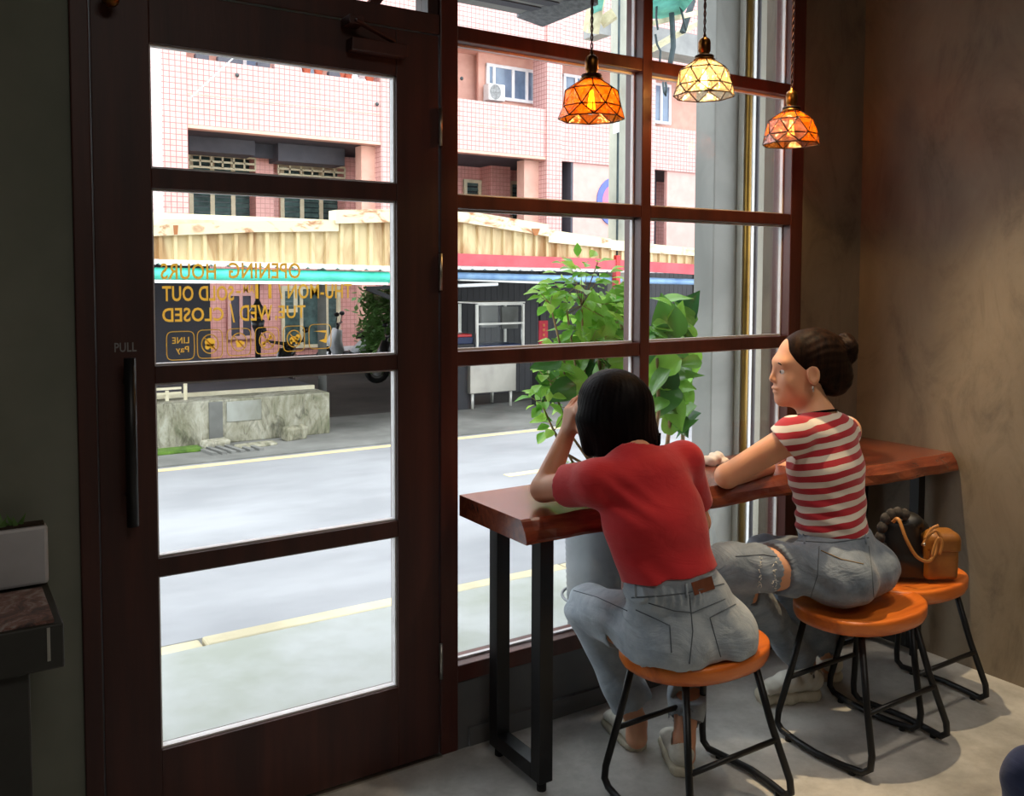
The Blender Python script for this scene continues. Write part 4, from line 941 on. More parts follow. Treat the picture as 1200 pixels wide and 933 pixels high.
# scooters under the shed
def scooter(x, y, rz, body, label, sc=1.0):
    t = thing('motor_scooter', label, 'scooter', (x, y, -.24), group='scooters parked under the shed')
    c_, s_ = math.cos(rz), math.sin(rz)
    def T(px, py, pz): return (x+sc*(px*c_-py*s_), y+sc*(px*s_+py*c_), -.24+sc*pz)
    for wx in (-.6, .6):
        w = MB(); w.tube([T(wx+.2*math.cos(q), 0, .25+.2*math.sin(q)) for q in np.linspace(0, 6.283, 17)[:-1]], .055*sc, 8, closed=True); wo = w.build('wheel', M['tyre'], t)
        MB().tube([T(wx, -.05, .25), T(wx, .05, .25)], .1*sc, 10).build('hub', M['bikew'], wo)
    def blob(pts, r, m, nm): MB().tube([T(*p) for p in pts], [q*sc for q in r], 10).build(nm, m, t)
    blob([(-.75, 0, .55), (-.5, 0, .6), (-.1, 0, .5), (.1, 0, .35)], [.07, .15, .14, .08], body, 'rear_body')
    blob([(.05, 0, .3), (.35, 0, .28)], [.12, .12], M['bikeb'], 'footboard')
    blob([(.35, 0, .28), (.47, 0, .6), (.4, 0, .85)], [.12, .16, .1], body, 'front_shield')
    blob([(-.65, 0, .74), (-.35, 0, .78), (.0, 0, .72)], [.08, .12, .07], M['bikeb'], 'seat')
    blob([(.6, 0, .25), (.45, 0, .7), (.38, 0, .95)], [.03, .035, .03], M['bikeb'], 'fork')
    blob([(.36, -.3, .98), (.4, 0, .94), (.36, .3, .98)], [.018, .03, .018], M['bikeb'], 'handlebar')
    for q in (-.28, .28):
        blob([(.38, q, .98), (.36, q*1.15, 1.12)], [.008, .008], M['bikeb'], 'mirror_stem'); MB().ball(T(.36, q*1.2, 1.16), (.06*sc, .03*sc, .045*sc), 8, 6).build('mirror', M['bikeb'], t)
    MB().ball(T(-.85, 0, .58), .05*sc, 8, 6).build('tail_lamp', M['redlamp'], t)
    return t
scooter(4.25, 10.0, -2.0, M['bikeb'], 'black scooter with red tail lamp by the grey steel post', .85)
scooter(6.6, 13.0, 2.6, M['bikew'], 'silver scooter parked before the pink wall', .9)
scooter(6.55, 10.9, 2.9, M['bikeb'], 'black scooter farthest right, below the dark shrub', .8)
wm = thing('white_low_wall', 'white painted low wall strip behind the scooters', 'wall', (7.5, 15.5, -.24))
MB().box(6.9, 12, 15.4, 15.5, -.24, .02).build('panel', M['whiteframe'], wm)

# ------------------------------------------------------------------ plants
def leaf_mesh(name, L, Wd, m, obov=.6, cup=.15, nseg=6):
    mb = MB(); vs = []; fs = []
    for i in range(nseg+1):
        t = i/nseg; w = Wd*math.sin(math.pi*min(1, t**(1/(.55+obov)))**.85) if 0 < t < 1 else .002
        droop = -cup*L*t*t
        for j in (-1, -.5, 0, .5, 1): vs.append((w*j, L*t, droop+abs(j)*w*.35+.012*L*math.sin(t*14)*abs(j)))
    for i in range(nseg):
        for j in range(4): a = 5*i+j; fs.append((a, a+1, a+6, a+5))
    return mb.add(vs, fs, True).mesh(name, m)
def put_leaf(me, parent, p, d, nrm_, sc):
    """leaf with base p, axis d, upper side nrm_"""
    d = nrm(d); z = nrm(A(*nrm_)-d*(A(*nrm_) @ d)); x = np.cross(d, z)
    o = bpy.data.objects.new('leaf', me); COL.objects.link(o); q = sc
    m4 = Matrix(((x[0]*q, d[0]*q, z[0]*q, p[0]), (x[1]*q, d[1]*q, z[1]*q, p[1]), (x[2]*q, d[2]*q, z[2]*q, p[2]), (0, 0, 0, 1)))
    place(o, parent, m4); return o
rnd = random.Random(3)
# small-leaved shrub in a grey ribbed pot
P0 = A(2.33, .52, -.15)
pt = thing('ribbed_planter', 'tall grey ribbed metal planter outside the window behind the counter', 'planter', tuple(P0))
prof = [(.125, 0)]
for i in range(30): z = .03+.74*i/30; prof += [(.125+.028*z/.8+.0028, z), (.125+.028*z/.8, z+.012)]
prof += [(.165, .78), (.165, .81), (.150, .81), (.148, .74), (.0, .735)]
MB().lathe(prof, P0, 32, cap=False).build('pot', M['pot'], pt)
MB().lathe([(.0, .742), (.147, .742)], P0, 20, cap=False).build('soil', M['soil'], pt)
MB().tube([P0+A(.157*math.cos(t), .157*math.sin(t), .30) for t in np.linspace(0, 6.283, 33)[:-1]], .006, 6, closed=True).build('rim_band', M['pot'], pt)
shb = thing('leafy_shrub', 'bright small-leaved shrub growing in the ribbed planter', 'plant', tuple(P0+A(0, 0, .75)))
base = P0+A(0, 0, .74)
cl = [(682, 345, .62, 44, 95), (662, 340, .62, 22, 24), (712, 372, .66, 26, 42), (645, 352, .58, 14, 10), (690, 400, .62, 26, 22), (645, 442, .56, 18, 16), (636, 470, .54, 16, 18), (650, 500, .56, 14, 14), (672, 470, .6, 26, 20), (655, 410, .56, 14, 12), (668, 580, .52, 9, 9), (660, 545, .54, 10, 6)]
sm = leaf_mesh('small_leaf', .058, .019, M['leafs'], .3, .25, 4)
for (u, v, yy, r, n) in cl:
    c = Y(u, v, yy); R_ = r*np.linalg.norm(c-CAM)/FPX
    st = MB(); mid = base*.5+c*.5+A(.03*rnd.uniform(-1, 1), .02, -.02)
    pts = [base+A(rnd.uniform(-.04, .04), rnd.uniform(-.04, .04), 0), base*.72+c*.28+A(.02*rnd.uniform(-1, 1), 0, 0), mid, c-A(0, 0, R_*.4)]
    st.tube(pts, [.008, .007, .006, .004], 6).build('stem', M['stem'], shb)
    tw = MB()
    for i in range(n):
        q = nrm([rnd.gauss(0, 1), rnd.gauss(0, 1), rnd.gauss(0, .85)+.15]); rr = R_*(.35+.75*rnd.random()**.6); p = c+q*rr*A(1, .9, .95)
        if p[1] < .19: p[1] = .19+rnd.random()*.03
        if i % 4 == 0: tw.tube([c-A(0, 0, R_*.3), p], .0016, 4)
        d = nrm(q*A(1, 1, .5)+A(rnd.uniform(-.5, .5), rnd.uniform(-.5, .5), -.15)); put_leaf(sm, shb, p, d, (rnd.uniform(-.4, .4), rnd.uniform(-.9, -.1), 1), rnd.uniform(.75, 1.25))
    tw.build('twig', M['stem'], shb)
# fiddle-leaf figs
fg_m = leaf_mesh('fig_leaf', .22, .075, M['leafb'], .9, .18, 7)
def fig(base, stems, leaves, label, seed, boxes):
    t = thing('fiddle_leaf_fig', label, 'plant', tuple(base)); r_ = random.Random(seed)
    MB().lathe([(.12, 0), (.15, .36), (.16, .36), (.16, .39), (.14, .39), (.0, .38)], base, 24, cap=False).build('pot', M['pot'], t)
    b = base+A(0, 0, .38)
    for i, s_ in enumerate(stems): MB().tube([b+A(.03*i-.03, 0, 0)]+[tuple(Y(*q)) for q in s_], [.014]+[.011-.002*k_ for k_ in range(len(s_))], 7).build('stem', M['stem'], t)
    leaves = leaves+[(r_.uniform(*box[0]), r_.uniform(*box[1]), r_.uniform(*box[2]), r_.uniform(-60, 240), r_.uniform(.45, .85), r_.choice('fubf')) for box in boxes for _ in range(box[3])]
    for (u, v, yy, ang, sc, face) in leaves:
        p = Y(u, v, yy); a_ = math.radians(ang); d = nrm(CR*math.cos(a_)+A(0, 0, 1)*math.sin(a_)+A(0, r_.uniform(-.35, .25), 0))
        n_ = {'f': -CF+A(0, 0, .5), 'u': A(0, 0, 1)-CF*.35, 'b': CF*.6+A(0, 0, .7)}[face]; n_ = n_+A(r_.uniform(-.4, .4), 0, r_.uniform(-.1, .4))
        L = .22*sc; c0 = p-d*L*.5; put_leaf(fg_m, t, c0, d, n_, sc)
    return t
F1 = [(697, 372, .62, 100, 1.15, 'f'), (675, 405, .58, 150, .9, 'u'), (708, 398, .6, 35, .95, 'f'), (733, 350, .7, 80, 1.1, 'f'), (728, 382, .7, 15, .85, 'u'), (722, 398, .66, -20, .7, 'f'), (738, 402, .62, 60, .6, 'f'),
      (650, 432, .5, 165, .8, 'u'), (668, 440, .55, 120, .8, 'f'), (690, 432, .58, 80, .8, 'u'), (720, 428, .62, 30, .8, 'f'), (700, 418, .6, 140, .7, 'u'), (640, 425, .5, 190, .6, 'f'), (735, 420, .7, 110, .7, 'f'), (655, 460, .52, 200, .7, 'f'), (660, 385, .6, 170, .6, 'u'),
      (680, 418, .6, 60, .8, 'f'), (712, 440, .66, 150, .9, 'f'), (745, 365, .75, 70, .9, 'f')]
fig(A(2.55, .78, -.15), [[(712, 520, .75), (706, 460, .68), (700, 400, .62)], [(735, 520, .8), (730, 450, .74), (728, 370, .7)]], F1, 'fiddle-leaf fig with light broad leaves left of the window mullion', 5, [((645, 740), (392, 455), (.62, .85), 26), ((700, 745), (340, 400), (.7, .85), 8), ((640, 700), (440, 475), (.58, .7), 6)])
F2 = [(782, 372, .8, 95, 1.15, 'f'), (770, 390, .74, 140, .8, 'u'), (806, 360, .85, 60, .9, 'f'), (793, 350, .85, 20, .7, 'u'), (775, 352, .8, 150, .5, 'u'), (768, 405, .7, 170, .6, 'f'), (800, 395, .8, -20, .8, 'f'), (790, 405, .76, 30, .6, 'u'),
      (775, 430, .7, 200, .9, 'f'), (800, 425, .8, -40, .9, 'f'), (770, 450, .66, 230, .8, 'u'), (796, 450, .8, -10, .8, 'f'), (785, 440, .7, 80, .7, 'f'), (780, 470, .74, 250, .9, 'f'), (803, 470, .84, -60, .8, 'f'), (768, 478, .7, 200, .7, 'u'), (792, 485, .78, 280, .8, 'f'), (805, 440, .85, 50, .7, 'f'), (777, 415, .75, 60, .8, 'u'), (800, 500, .84, 300, .6, 'f'), (808, 410, .85, 100, .8, 'f')]
fig(A(3.0, .98, -.15), [[(782, 520, .85), (788, 470, .82), (780, 380, .8)], [(800, 520, .9), (802, 440, .86), (806, 380, .86)], [(766, 525, .8), (772, 480, .74), (770, 420, .72)]], F2, 'dark fiddle-leaf fig between the mullion and the cement pillar', 9, [((766, 808), (365, 470), (.75, .88), 34), ((770, 806), (465, 505), (.8, .88), 10)])
# shrub beyond the shed
fs_ = thing('roadside_shrub', 'dense green shrub under the roof brace behind the scooters', 'plant', tuple(Y(452, 410, 12.6)*A(1, 1, 0)+A(0, 0, -.24)))
mb = MB(); c = Y(452, 375, 12.6)
for i in range(2600):
    p = c+A(rnd.uniform(-.38, .5), rnd.gauss(0, .25), rnd.uniform(-1.0, .56)); d = nrm([rnd.uniform(-1, 1), rnd.uniform(-1, .5), rnd.uniform(-.6, .6)]); sd = nrm(np.cross(d, [0, -.5, 1]))*.045
    mb.add([p, p+d*.07+sd, p+d*.15, p+d*.07-sd], [(0, 1, 2, 3)])
mb.build('foliage', M['leafd'], fs_, kind='stuff')
MB().tube([A(c[0], c[1], -.24), c], .05, 8).build('trunk', M['stem'], fs_)

# ------------------------------------------------------------------ counter
ZC = .81
ct2 = thing('window_counter', 'long glossy red-brown live-edge wood counter along the window', 'counter', (2.3, -.2, 0))
fx = [1.352, 1.5, 1.73, 2.08, 2.44, 2.78, 3.05, 3.285]; fy = [-.352, -.362, -.358, -.340, -.345, -.415, -.43, -.425]
xs = np.linspace(1.352, 3.285, 60); ys = np.interp(xs, fx, fy)+.004*np.sin(xs*17)+.003*np.sin(xs*41+1)
prof = [(-.018, .0), (None, 0.0, 0), (None, -.006, .006), (None, -.03, .022+.004), (None, -.055, .030), (None, -.064, .028), (-.018, -.064)]
vs = []; NP = len(prof)
for x, y in zip(xs, ys):
    for q in prof:
        if q[0] is None: vs.append((x, y-q[2]-.004*math.sin(x*23+q[1]*60)*(q[2] > .01), ZC+q[1]))
        else: vs.append((x, q[0], ZC+q[1]))
fs = [(i*NP+k, (i+1)*NP+k, (i+1)*NP+(k+1) % NP, i*NP+(k+1) % NP) for i in range(len(xs)-1) for k in range(NP)]
fs += [tuple(range(NP)), tuple((len(xs)-1)*NP+k for k in range(NP))[::-1]]
MB().add(vs, fs).build('top', M['counter'], ct2)
def leg_frame(x, y0, y1, z0=.03, t=.046):
    fr_ = MB(); zt_ = ZC-.066
    fr_.box(x, x+t, y1-t, y1, z0, zt_); fr_.box(x, x+t, y0, y0+t, z0, zt_); fr_.box(x, x+t, y0+t, y1-t, z0, z0+t); fr_.box(x, x+t, y0+t, y1-t, zt_-t*.7, zt_)
    o = fr_.build('leg_frame', M['black'], ct2, .002)
    for yy in (y1-t/2, y0+t/2): MB().tube([(x+t/2, yy, 0), (x+t/2, yy, z0)], .014, 10).build('levelling_foot', M['rubber'], o)
leg_frame(1.428, -.345, -.07); leg_frame(3.19, -.36, -.07, t=.04)
# ------------------------------------------------------------------ stools
def make_stool(c, label):
    cx, cy = c; t = thing('bar_stool', label, 'stool', (cx, cy, 0), group='orange wooden stools at the window counter')
    W_, D_ = .225, .165; mb = MB(); vs = []; fs = []; NR, NA = 9, 48
    def rim(a): c_, s_ = math.cos(a), math.sin(a); return W_*math.copysign(abs(c_)**.82, c_), D_*math.copysign(abs(s_)**.82, s_)*(1-.05*math.cos(2*a))
    def top(x, y):
        r2 = (x/W_)**2+(y/D_)**2; d = -.017*max(0, 1-r2)**.8
        d += -.006*math.exp(-((abs(x)-.09)**2)/.004)*max(0, min(1, (y+.05)/.12)); return .45+d
    for i in range(NR+1):
        for k_ in range(NA):
            x, y = rim(2*math.pi*k_/NA); s_ = i/NR*.97; vs.append((cx+x*s_, cy+y*s_, top(x*s_, y*s_)))
    ex = [(1.0, .446), (1.005, .438), (1.0, .418), (.97, .404), (.0, .404)]
    for s_, z in ex:
        for k_ in range(NA): x, y = rim(2*math.pi*k_/NA); vs.append((cx+x*s_, cy+y*s_, z))
    R_ = NR+1+len(ex)
    fs = [(i*NA+k_, i*NA+(k_+1) % NA, (i+1)*NA+(k_+1) % NA, (i+1)*NA+k_) for i in range(R_-1) for k_ in range(NA)]
    mb.add(vs, fs, True).build('seat', M['seat'], t)
    for s_ in (-1, 1):
        P_ = [(s_*.135, .10, .405), (s_*.165, .128, .22), (s_*.192, .155, .07), (s_*.196, .155, .035), (s_*.198, .135, .018), (s_*.212, .06, .016), (s_*.220, -.02, .016), (s_*.212, -.10, .016), (s_*.198, -.165, .018), (s_*.194, -.188, .038), (s_*.188, -.188, .075), (s_*.16, -.145, .22), (s_*.13, -.10, .405)]
        MB().tube([(cx+a, cy+b, z) for a, b, z in P_], .0105, 10).build('leg_loop', M['black'], t)
        for a, b in ((s_*.208, .10), (s_*.205, -.135)): MB().tube([(cx+a, cy+b, 0), (cx+a, cy+b, .012)], .010, 8).build('rubber_foot', M['rubber'], t)
    for y in (-.158, .135): MB().tube([(cx-.168, cy+y, .185), (cx+.168, cy+y, .185)], .008, 8).build('stretcher', M['black'], t)
    MB().box(cx-.15, cx+.15, cy-.11, cy+.11, .396, .404).build('seat_plate', M['black'], t)
    return t
ST = [(1.80, -.575), (2.48, -.62), (2.845, -.54)]
s1 = make_stool(ST[0], 'orange wooden stool under the woman in the red shirt')
s2 = copy_thing(s1, (ST[1][0]-ST[0][0], ST[1][1]-ST[0][1], 0), 'orange wooden stool under the woman in the striped top')
s3 = copy_thing(s1, (ST[2][0]-ST[0][0], ST[2][1]-ST[0][1], 0), 'orange wooden stool in the corner holding the two handbags')

# ------------------------------------------------------------------ pendant lamps
def pendant(c, gm, label, group='leaded glass pendant lamps above the counter', mauve_from=None, power=7):
    c = A(*c); t = thing('pendant_lamp', label, 'lamp', tuple(c), group=group); z0 = c[2]
    rings = [(.030, .070, 8, 0), (.079, .038, 8, 0), (.092, -.014, 8, .5), (.100, -.047, 8, 0)]
    def pt_(r, i): R_, z, n, o = rings[r]; a = 2*math.pi*(i+o)/n+.2; return c+A(R_*math.cos(a), R_*math.sin(a), z)
    tris = []
    for i in range(8):
        tris.append([pt_(0, i), pt_(0, i+1), pt_(1, i+1), pt_(1, i)])
        tris.append([pt_(1, i), pt_(1, i+1), pt_(2, i)]); tris.append([pt_(2, i), pt_(2, i+1), pt_(1, i+1)])
        tris.append([pt_(2, i), pt_(2, i+1), pt_(3, i+1)]); tris.append([pt_(3, i), pt_(3, i+1), pt_(2, i)])
    for T_ in tris:
        nn = nrm(np.cross(T_[1]-T_[0], T_[2]-T_[0])); cen = sum(T_)/len(T_)
        g = gm
        if mauve_from is not None and (cen-c)[0]*mauve_from[0]+(cen-c)[1]*mauve_from[1] > .045 and cen[2] < z0+.04: g = M['mauve']
        MB().prism([cen+(p-cen)*.97 for p in T_], tuple(nn*.002)).build('glass_panel', g, t)
    cm = MB(); seen = set()
    for T_ in tris:
        for i in range(len(T_)):
            a, b = T_[i], T_[(i+1) % len(T_)]; key = tuple(sorted([tuple(np.round(a, 4)), tuple(np.round(b, 4))]))
            if key in seen: continue
            seen.add(key); cm.tube([a, b], .0021, 5)
    cm.build('lead_came', M['came'], t)
    MB().lathe([(.034, .066), (.036, .072), (.030, .078), (.016, .082), (.017, .095), (.0205, .100), (.0205, .128), (.018, .137), (.011, .143), (.006, .146), (.0035, .158)], c, 20).build('socket', M['brass'], t)
    MB().lathe([(.030, .0785), (.032, .082), (.030, .0855)], c, 20).build('collar', M['came'], t)
    cd = MB()
    for ph in (0, math.pi):
        P_ = []
        for i in range(0, 190): z = .15+i*.0066; P_.append(c+A(.0028*math.cos(i*.8+ph), .0028*math.sin(i*.8+ph), z))
        cd.tube(P_, .0026, 4)
    cd.build('cord', M['cord'], t)
    b = MB().lathe([(.012, .07), (.013, .045), (.026, .015), (.031, -.006), (.024, -.028), (.0, -.036)], c, 16, cap=False).build('bulb', M['bulbglass'], t)
    f_ = MB()
    for i in range(6): a0 = i*1.047; f_.tube([c+A(.004*math.cos(a0), .004*math.sin(a0), .04), c+A(.012*math.cos(a0), .012*math.sin(a0), -.015)], .0009, 4)
    f_.build('filament', M['filament'], b)
    lamp('bulb_light', 'POINT', tuple(c+A(0, 0, .004)), power, (1, .58, .22), shadow_soft_size=.012)
    return t
pendant(Y(693, 121, -.2), M['amber'], 'amber leaded-glass pendant left of the mullion', power=4.5)
pendant(Y(825, 96, -.2), M['clearart'], 'clear leaded-glass pendant, middle one above the counter', power=6)
pendant(Y(927, 154, -.2), M['amber'], 'amber and mauve leaded-glass pendant nearest the corner', mauve_from=(-.8, -.3), power=4.5)

# ------------------------------------------------------------------ human building blocks
def head(f, c, F, U, s=1.0):
    c, F = A(*c), nrm(A(*F)); U = nrm(A(*U)-F*(A(*U) @ F)); R_ = np.cross(F, U); fr3 = [R_, F, U]
    P = lambda x, y, z: c+s*(x*R_+y*F+z*U)
    e = lambda x, y, z, rx, ry, rz, k=.012, sub=False: f.ell(P(x, y, z), (s*rx, s*ry, s*rz), fr3, k, sub)
    e(0, -.012, .032, .073, .092, .084, .02); e(0, .03, -.03, .060, .062, .083, .03); e(0, .025, -.068, .050, .058, .036, .03)
    e(0, .072, -.092, .024, .022, .020, .02); e(0, .072, .024, .046, .018, .016, .025)
    for q in (-1, 1):
        e(q*.036, .062, -.032, .022, .02, .024, .02); e(q*.031, .102, -.002, .016, .014, .010, .012, True)
        e(q*.074, -.002, -.012, .009, .02, .031, .006); e(q*.080, .002, -.010, .005, .011, .019, .004, True)
    f.cap(P(0, .086, .012), P(0, .101, -.026), s*.0065, s*.0088, .012)
    for q in (-1, 1): e(q*.009, .094, -.031, .0065, .008, .006, .008)
    e(0, .090, -.054, .024, .012, .0065, .006); e(0, .088, -.066, .020, .011, .007, .006); e(0, .101, -.0600, .026, .008, .0016, .003, True)
    return P, fr3
def eyes(P, par, s=1.0, sides=(-1, 1)):
    for q in sides:
        MB().ball(P(q*.031, .0725, -.002), .0120*s, 12, 8).build('eye', M['eye'], par)
        MB().ball(P(q*.031, .0800, -.002), .0062*s, 8, 6).build('iris', M['iris'], par)
        MB().tube([P(q*.031+x_, .0865+.002*(1-abs(x_)/.02), .021+.004*(1-(x_/.018)**2)) for x_ in (-.018, -.009, 0, .009, .018)], [.0012, .0022, .0024, .002, .001], 6).build('eyebrow', M['hair1'], par)
def hand(f, w, D, N, side, curl=(.3, .3, .35, .4), s=.95, spread=.14, tcurl=.3):
    """w wrist, D towards the fingers, N out of the back of the hand, side=+1 thumb on the +L side"""
    w, D = A(*w), nrm(A(*D)); N = nrm(A(*N)-D*(A(*N) @ D)); L = np.cross(D, N)*side
    for i, (o, ln) in enumerate(((.026, .085), (.009, .088), (-.009, .083), (-.025, .076))):
        kn = w+s*(D*ln+L*o); f.cap(w+s*(D*.012+L*o*.55), kn, .0125*s, .0105*s, .012)
        a = curl[i]; d = nrm(D+L*spread*o/.026); p = kn
        for j, (seg, r) in enumerate(zip((.042, .027, .021), (.0088, .0080, .0072))):
            th = a*(1+.7*j); d2 = nrm(d*math.cos(th)-N*math.sin(th)); q = p+d2*seg*s*(1 if i < 3 else .82)*(1.05 if i == 1 else 1)
            f.cap(p, q, r*s, (r-.0008)*s, .003); p = q
    t0 = w+s*(D*.022+L*.018-N*.006); d = nrm(D*.75+L*.75-N*.35); t1 = t0+d*.040*s; f.cap(t0, t1, .0135*s, .0105*s, .012)
    d = nrm(D+L*.35-N*tcurl); t2 = t1+d*.030*s; f.cap(t1, t2, .0098*s, .0090*s, .004); d = nrm(D+L*.1-N*(tcurl+.2)); f.cap(t2, t2+d*.024*s, .0088*s, .0075*s, .004)
def shoe(par, heel, D, sole_h, mat_u, mat_s, chunky=False, L=.235, pitch=0, name='shoe'):
    heel, D = A(*heel), nrm(A(*D)); up = A(0, 0, 1); up = nrm(up-D*(up @ D)); La = np.cross(D, up)
    P = lambda l, d, u: heel+La*l+D*d+up*u
    lo = heel-A(.3, .3, .06); hi = heel+A(.3, .3, .2); k = L/.235; ww = 1.12 if chunky else 1
    f = SDF(lo, hi, .004)
    f.ecap(P(0, .045*k, sole_h+.035), P(0, .06*k, sole_h+.075), (.033*ww, .042), (.029*ww, .036), La, .02)
    f.ecap(P(0, .05*k, sole_h+.025), P(0, .12*k, sole_h+.03), (.034*ww, .032), (.037*ww, .034), La, .02)
    f.ecap(P(0, .12*k, sole_h+.03), P(.0, .195*k, sole_h+.012), (.037*ww, .03), (.037*ww, .020), La, .02)
    f.cut(P(0, .05, sole_h+.092), nrm(up+D*.30)); f.cut(P(0, 0, sole_h-.004), -up)
    f.cap(P(0, .055*k, sole_h+.06), P(0, .05*k, sole_h+.14), .030, .036, .004, True)
    if chunky: f.disp(lambda x, y, z: .0022*np.sin((x*D[0]+y*D[1])*150+z*60)*np.cos(z*110))
    o = f.build(name, mat_u, par)
    g = SDF(lo, hi, .004)
    g.ecap(P(0, .042*k, sole_h*.5), P(0, .125*k, sole_h*.5), (.037*ww, .03), (.040*ww, .03), La, .01)
    g.ecap(P(0, .125*k, sole_h*.5), P(0, .198*k, sole_h*.55), (.040*ww, .03), (.040*ww, .026), La, .01)
    g.cut(P(0, 0, sole_h), up); g.cut(P(0, 0, .0), -up)
    g.disp(lambda x, y, z: .0012*np.sign(np.sin(((x-heel[0])*D[0]+(y-heel[1])*D[1])*420))*(z-heel[2] < sole_h*.8)+(.003*np.sin(((x-heel[0])*D[0]+(y-heel[1])*D[1])*70) if chunky else 0))
    g.build('sole', mat_s, o)
    lc = MB()
    for i in range(4):
        d_ = .10+.02*i; lc.tube([P(-.02, d_*k, sole_h+.058-.008*i), P(0, d_*k+.004, sole_h+.066-.009*i), P(.02, d_*k, sole_h+.058-.008*i)], .0022, 5)
    lc.build('laces', M['fray'], o)
    return o
def folds(dirs, amp, wob=.6):
    def fn(x, y, z):
        o = 0
        for (kx, ky, kz, ph, a) in dirs: o = o+a*np.sin(kx*x+ky*y+kz*z+ph+wob*np.sin(13*x-9*y+17*z+ph*2)+wob*.7*np.sin(-23*x+19*y+11*z))
        return amp*o
    return fn

# ------------------------------------------------------------------ woman in the red shirt
p1 = thing('person', 'woman in a red T-shirt and pale jeans seen from behind, chin on her hand', 'person', (1.75, -.6, 0))
pel, wai, che, upc, nek, hd = cp(803, 733, 2.50), cp(787, 684, 2.47), cp(768, 612, 2.49), cp(754, 565, 2.51), cp(741, 536, 2.54), cp(713, 486, 2.62)
ls, rs = cp(699, 566, 2.46), cp(800, 543, 2.62); le, lw = cp(637, 573, 2.64), cp(664, 510, 2.70); re, rw = cp(818, 612, 2.74), cp(786, 672, 2.74)
lh, rh, lk, rk = cp(768, 742, 2.47), cp(842, 738, 2.56), cp(692, 714, 2.84), cp(812, 712, 2.95)
la, ra = Z(746, 846, .10), Z(802, 866, .10)
XD = nrm(rs-ls); FD1 = nrm(np.cross(A(0, 0, 1), XD)); FD1 = nrm(np.cross(nrm(upc-pel), XD))
if FD1[1] < 0: FD1 = -FD1
XH = nrm(A(.99, -.13, -.03))
LO, HI = (1.30, -.95, -.01), (2.25, -.02, 1.30)
b = SDF(LO, HI, .0045)
b.ecap(pel, wai, (.150, .10), (.118, .085), XH, .03).ecap(wai, che, (.118, .085), (.132, .092), XD, .03).ecap(che, upc, (.132, .092), (.14, .075), XD, .03)
b.cap(ls, rs, .05, .05, .03); b.cap(upc, nek, .06, .052, .04); b.cap(nek, hd-A(0, 0, .05), .050, .050, .03)
b.cap(ls, le, .046, .037, .02); b.cap(le, lw, .038, .025, .012); b.cap(rs, re, .045, .036, .02); b.cap(re, rw, .037, .025, .012)
Fh = nrm(A(-.25, 1, -.05)); Uh = nrm(A(-.26, .10, 1)); HP, _ = head(b, hd, Fh, Uh, 1.06)
hand(b, lw, nrm(hd+A(-.06, .04, 0)-lw)*.5+A(0.05, .1, .8), A(-.8, .1, 0), 1, (.5, .5, .55, .6), .95)
hand(b, rw, nrm(A(-.8, -.15, -.12)), A(0, -.3, 1), -1, (.35, .3, .35, .4), .95)
b.cap(lh, lk, .085, .056, .03); b.cap(rh, rk, .085, .056, .03); b.cap(lk, la, .053, .032, .02); b.cap(rk, ra, .053, .032, .02)
b.cap(la, la-A(0, 0, .05), .032, .034, .01); b.cap(ra, ra-A(0, 0, .05), .032, .034, .01)
b.seat_cut(1.80, -.575, .460, .30); b.build('body', M['skin'], p1); eyes(HP, p1, 1.06, (1,))
# shirt
f = SDF(LO, HI, .0045); o_ = .012
f.ecap(wai-(che-wai)*.25, wai, (.140, .106), (.136, .103), XH, .02).ecap(wai, che, (.136, .103), (.150, .106), XD, .03).ecap(che, upc, (.150, .106), (.150, .088), XD, .03)
f.cap(ls, rs, .062, .062, .03); f.cap(upc, nek-(nek-upc)*.1, .08, .066, .03)
sl = ls+(le-ls)*.52; sr = rs+(re-rs)*.66
f.cap(ls, sl, .060, .059, .02, flat=True); f.cap(rs, sr, .056, .060, .02, flat=True)
f.cap(sl-(le-ls)*.10, le, .046, .050, .003, True)
f.cap(sr-(re-rs)*.12, re, .046, .050, .003, True)
w0, w1_ = cp(731, 683, 2.42), cp(848, 657, 2.50); hem_n = nrm(np.cross(w1_-w0, FD1)); hem_n = hem_n if hem_n[2] < 0 else -hem_n
f.cut((w0+w1_)/2-A(0, 0, .006), hem_n)
f.cap(nek+nrm(hd-nek)*.02, hd, .060, .064, .004, True); f.cut(nek+nrm(hd-nek)*.022, nrm(hd-nek), hd, .14)
fd = folds([(20, 8, 34, 0, 1), (-26, 4, 26, 2, .7), (8, 0, 58, 1, .35)], .0024)
def shirt_d(x, y, z):
    d = fd(x, y, z)
    t = np.clip((wai[2]+.16-z)/.16, 0, 1)
    d = d+.004*t*np.sin(55*z+38*(x-1.6)+2*np.sin(20*x))+.004*np.exp(-(((x-ls[0]-.02)**2+(z-ls[2]+.03)**2)/.003))*np.sin(95*(x+z))
    return d
f.disp(shirt_d); f.build('shirt', M['redshirt'], p1)
# jeans
g = SDF(LO, HI, .0045)
up1 = nrm(wai-pel)
g.ecap(pel-up1*.01, wai+up1*.02, (.172, .118), (.130, .097), XH, .03)
Bk = -nrm(np.cross(up1, XH)); Bk = Bk if Bk[1] < 0 else -Bk
for q in (-1, 1): g.ell(pel+XH*q*.082+Bk*.045-up1*.03, (.098, .098, .092), None, .03)
g.cap(lh, lk, .096, .074, .035); g.cap(rh, rk, .096, .072, .035)
lhem = la+(lk-la)*.10+A(-.0, 0, .02); rhem = ra+(rk-ra)*.11
g.cap(lk, lhem, .070, .068, .03, flat=True); g.cap(rk, rhem, .066, .056, .03, flat=True)
g.cap(lhem+(lk-la)*.05, lhem-(lk-la)*.03, .056, .062, .004, True); g.cap(rhem+(rk-ra)*.05, rhem-(rk-ra)*.02, .045, .050, .004, True)
g.cut((w0+w1_)/2+A(0, 0, .012), -hem_n)
g.seat_cut(1.80, -.575, .452, .24)
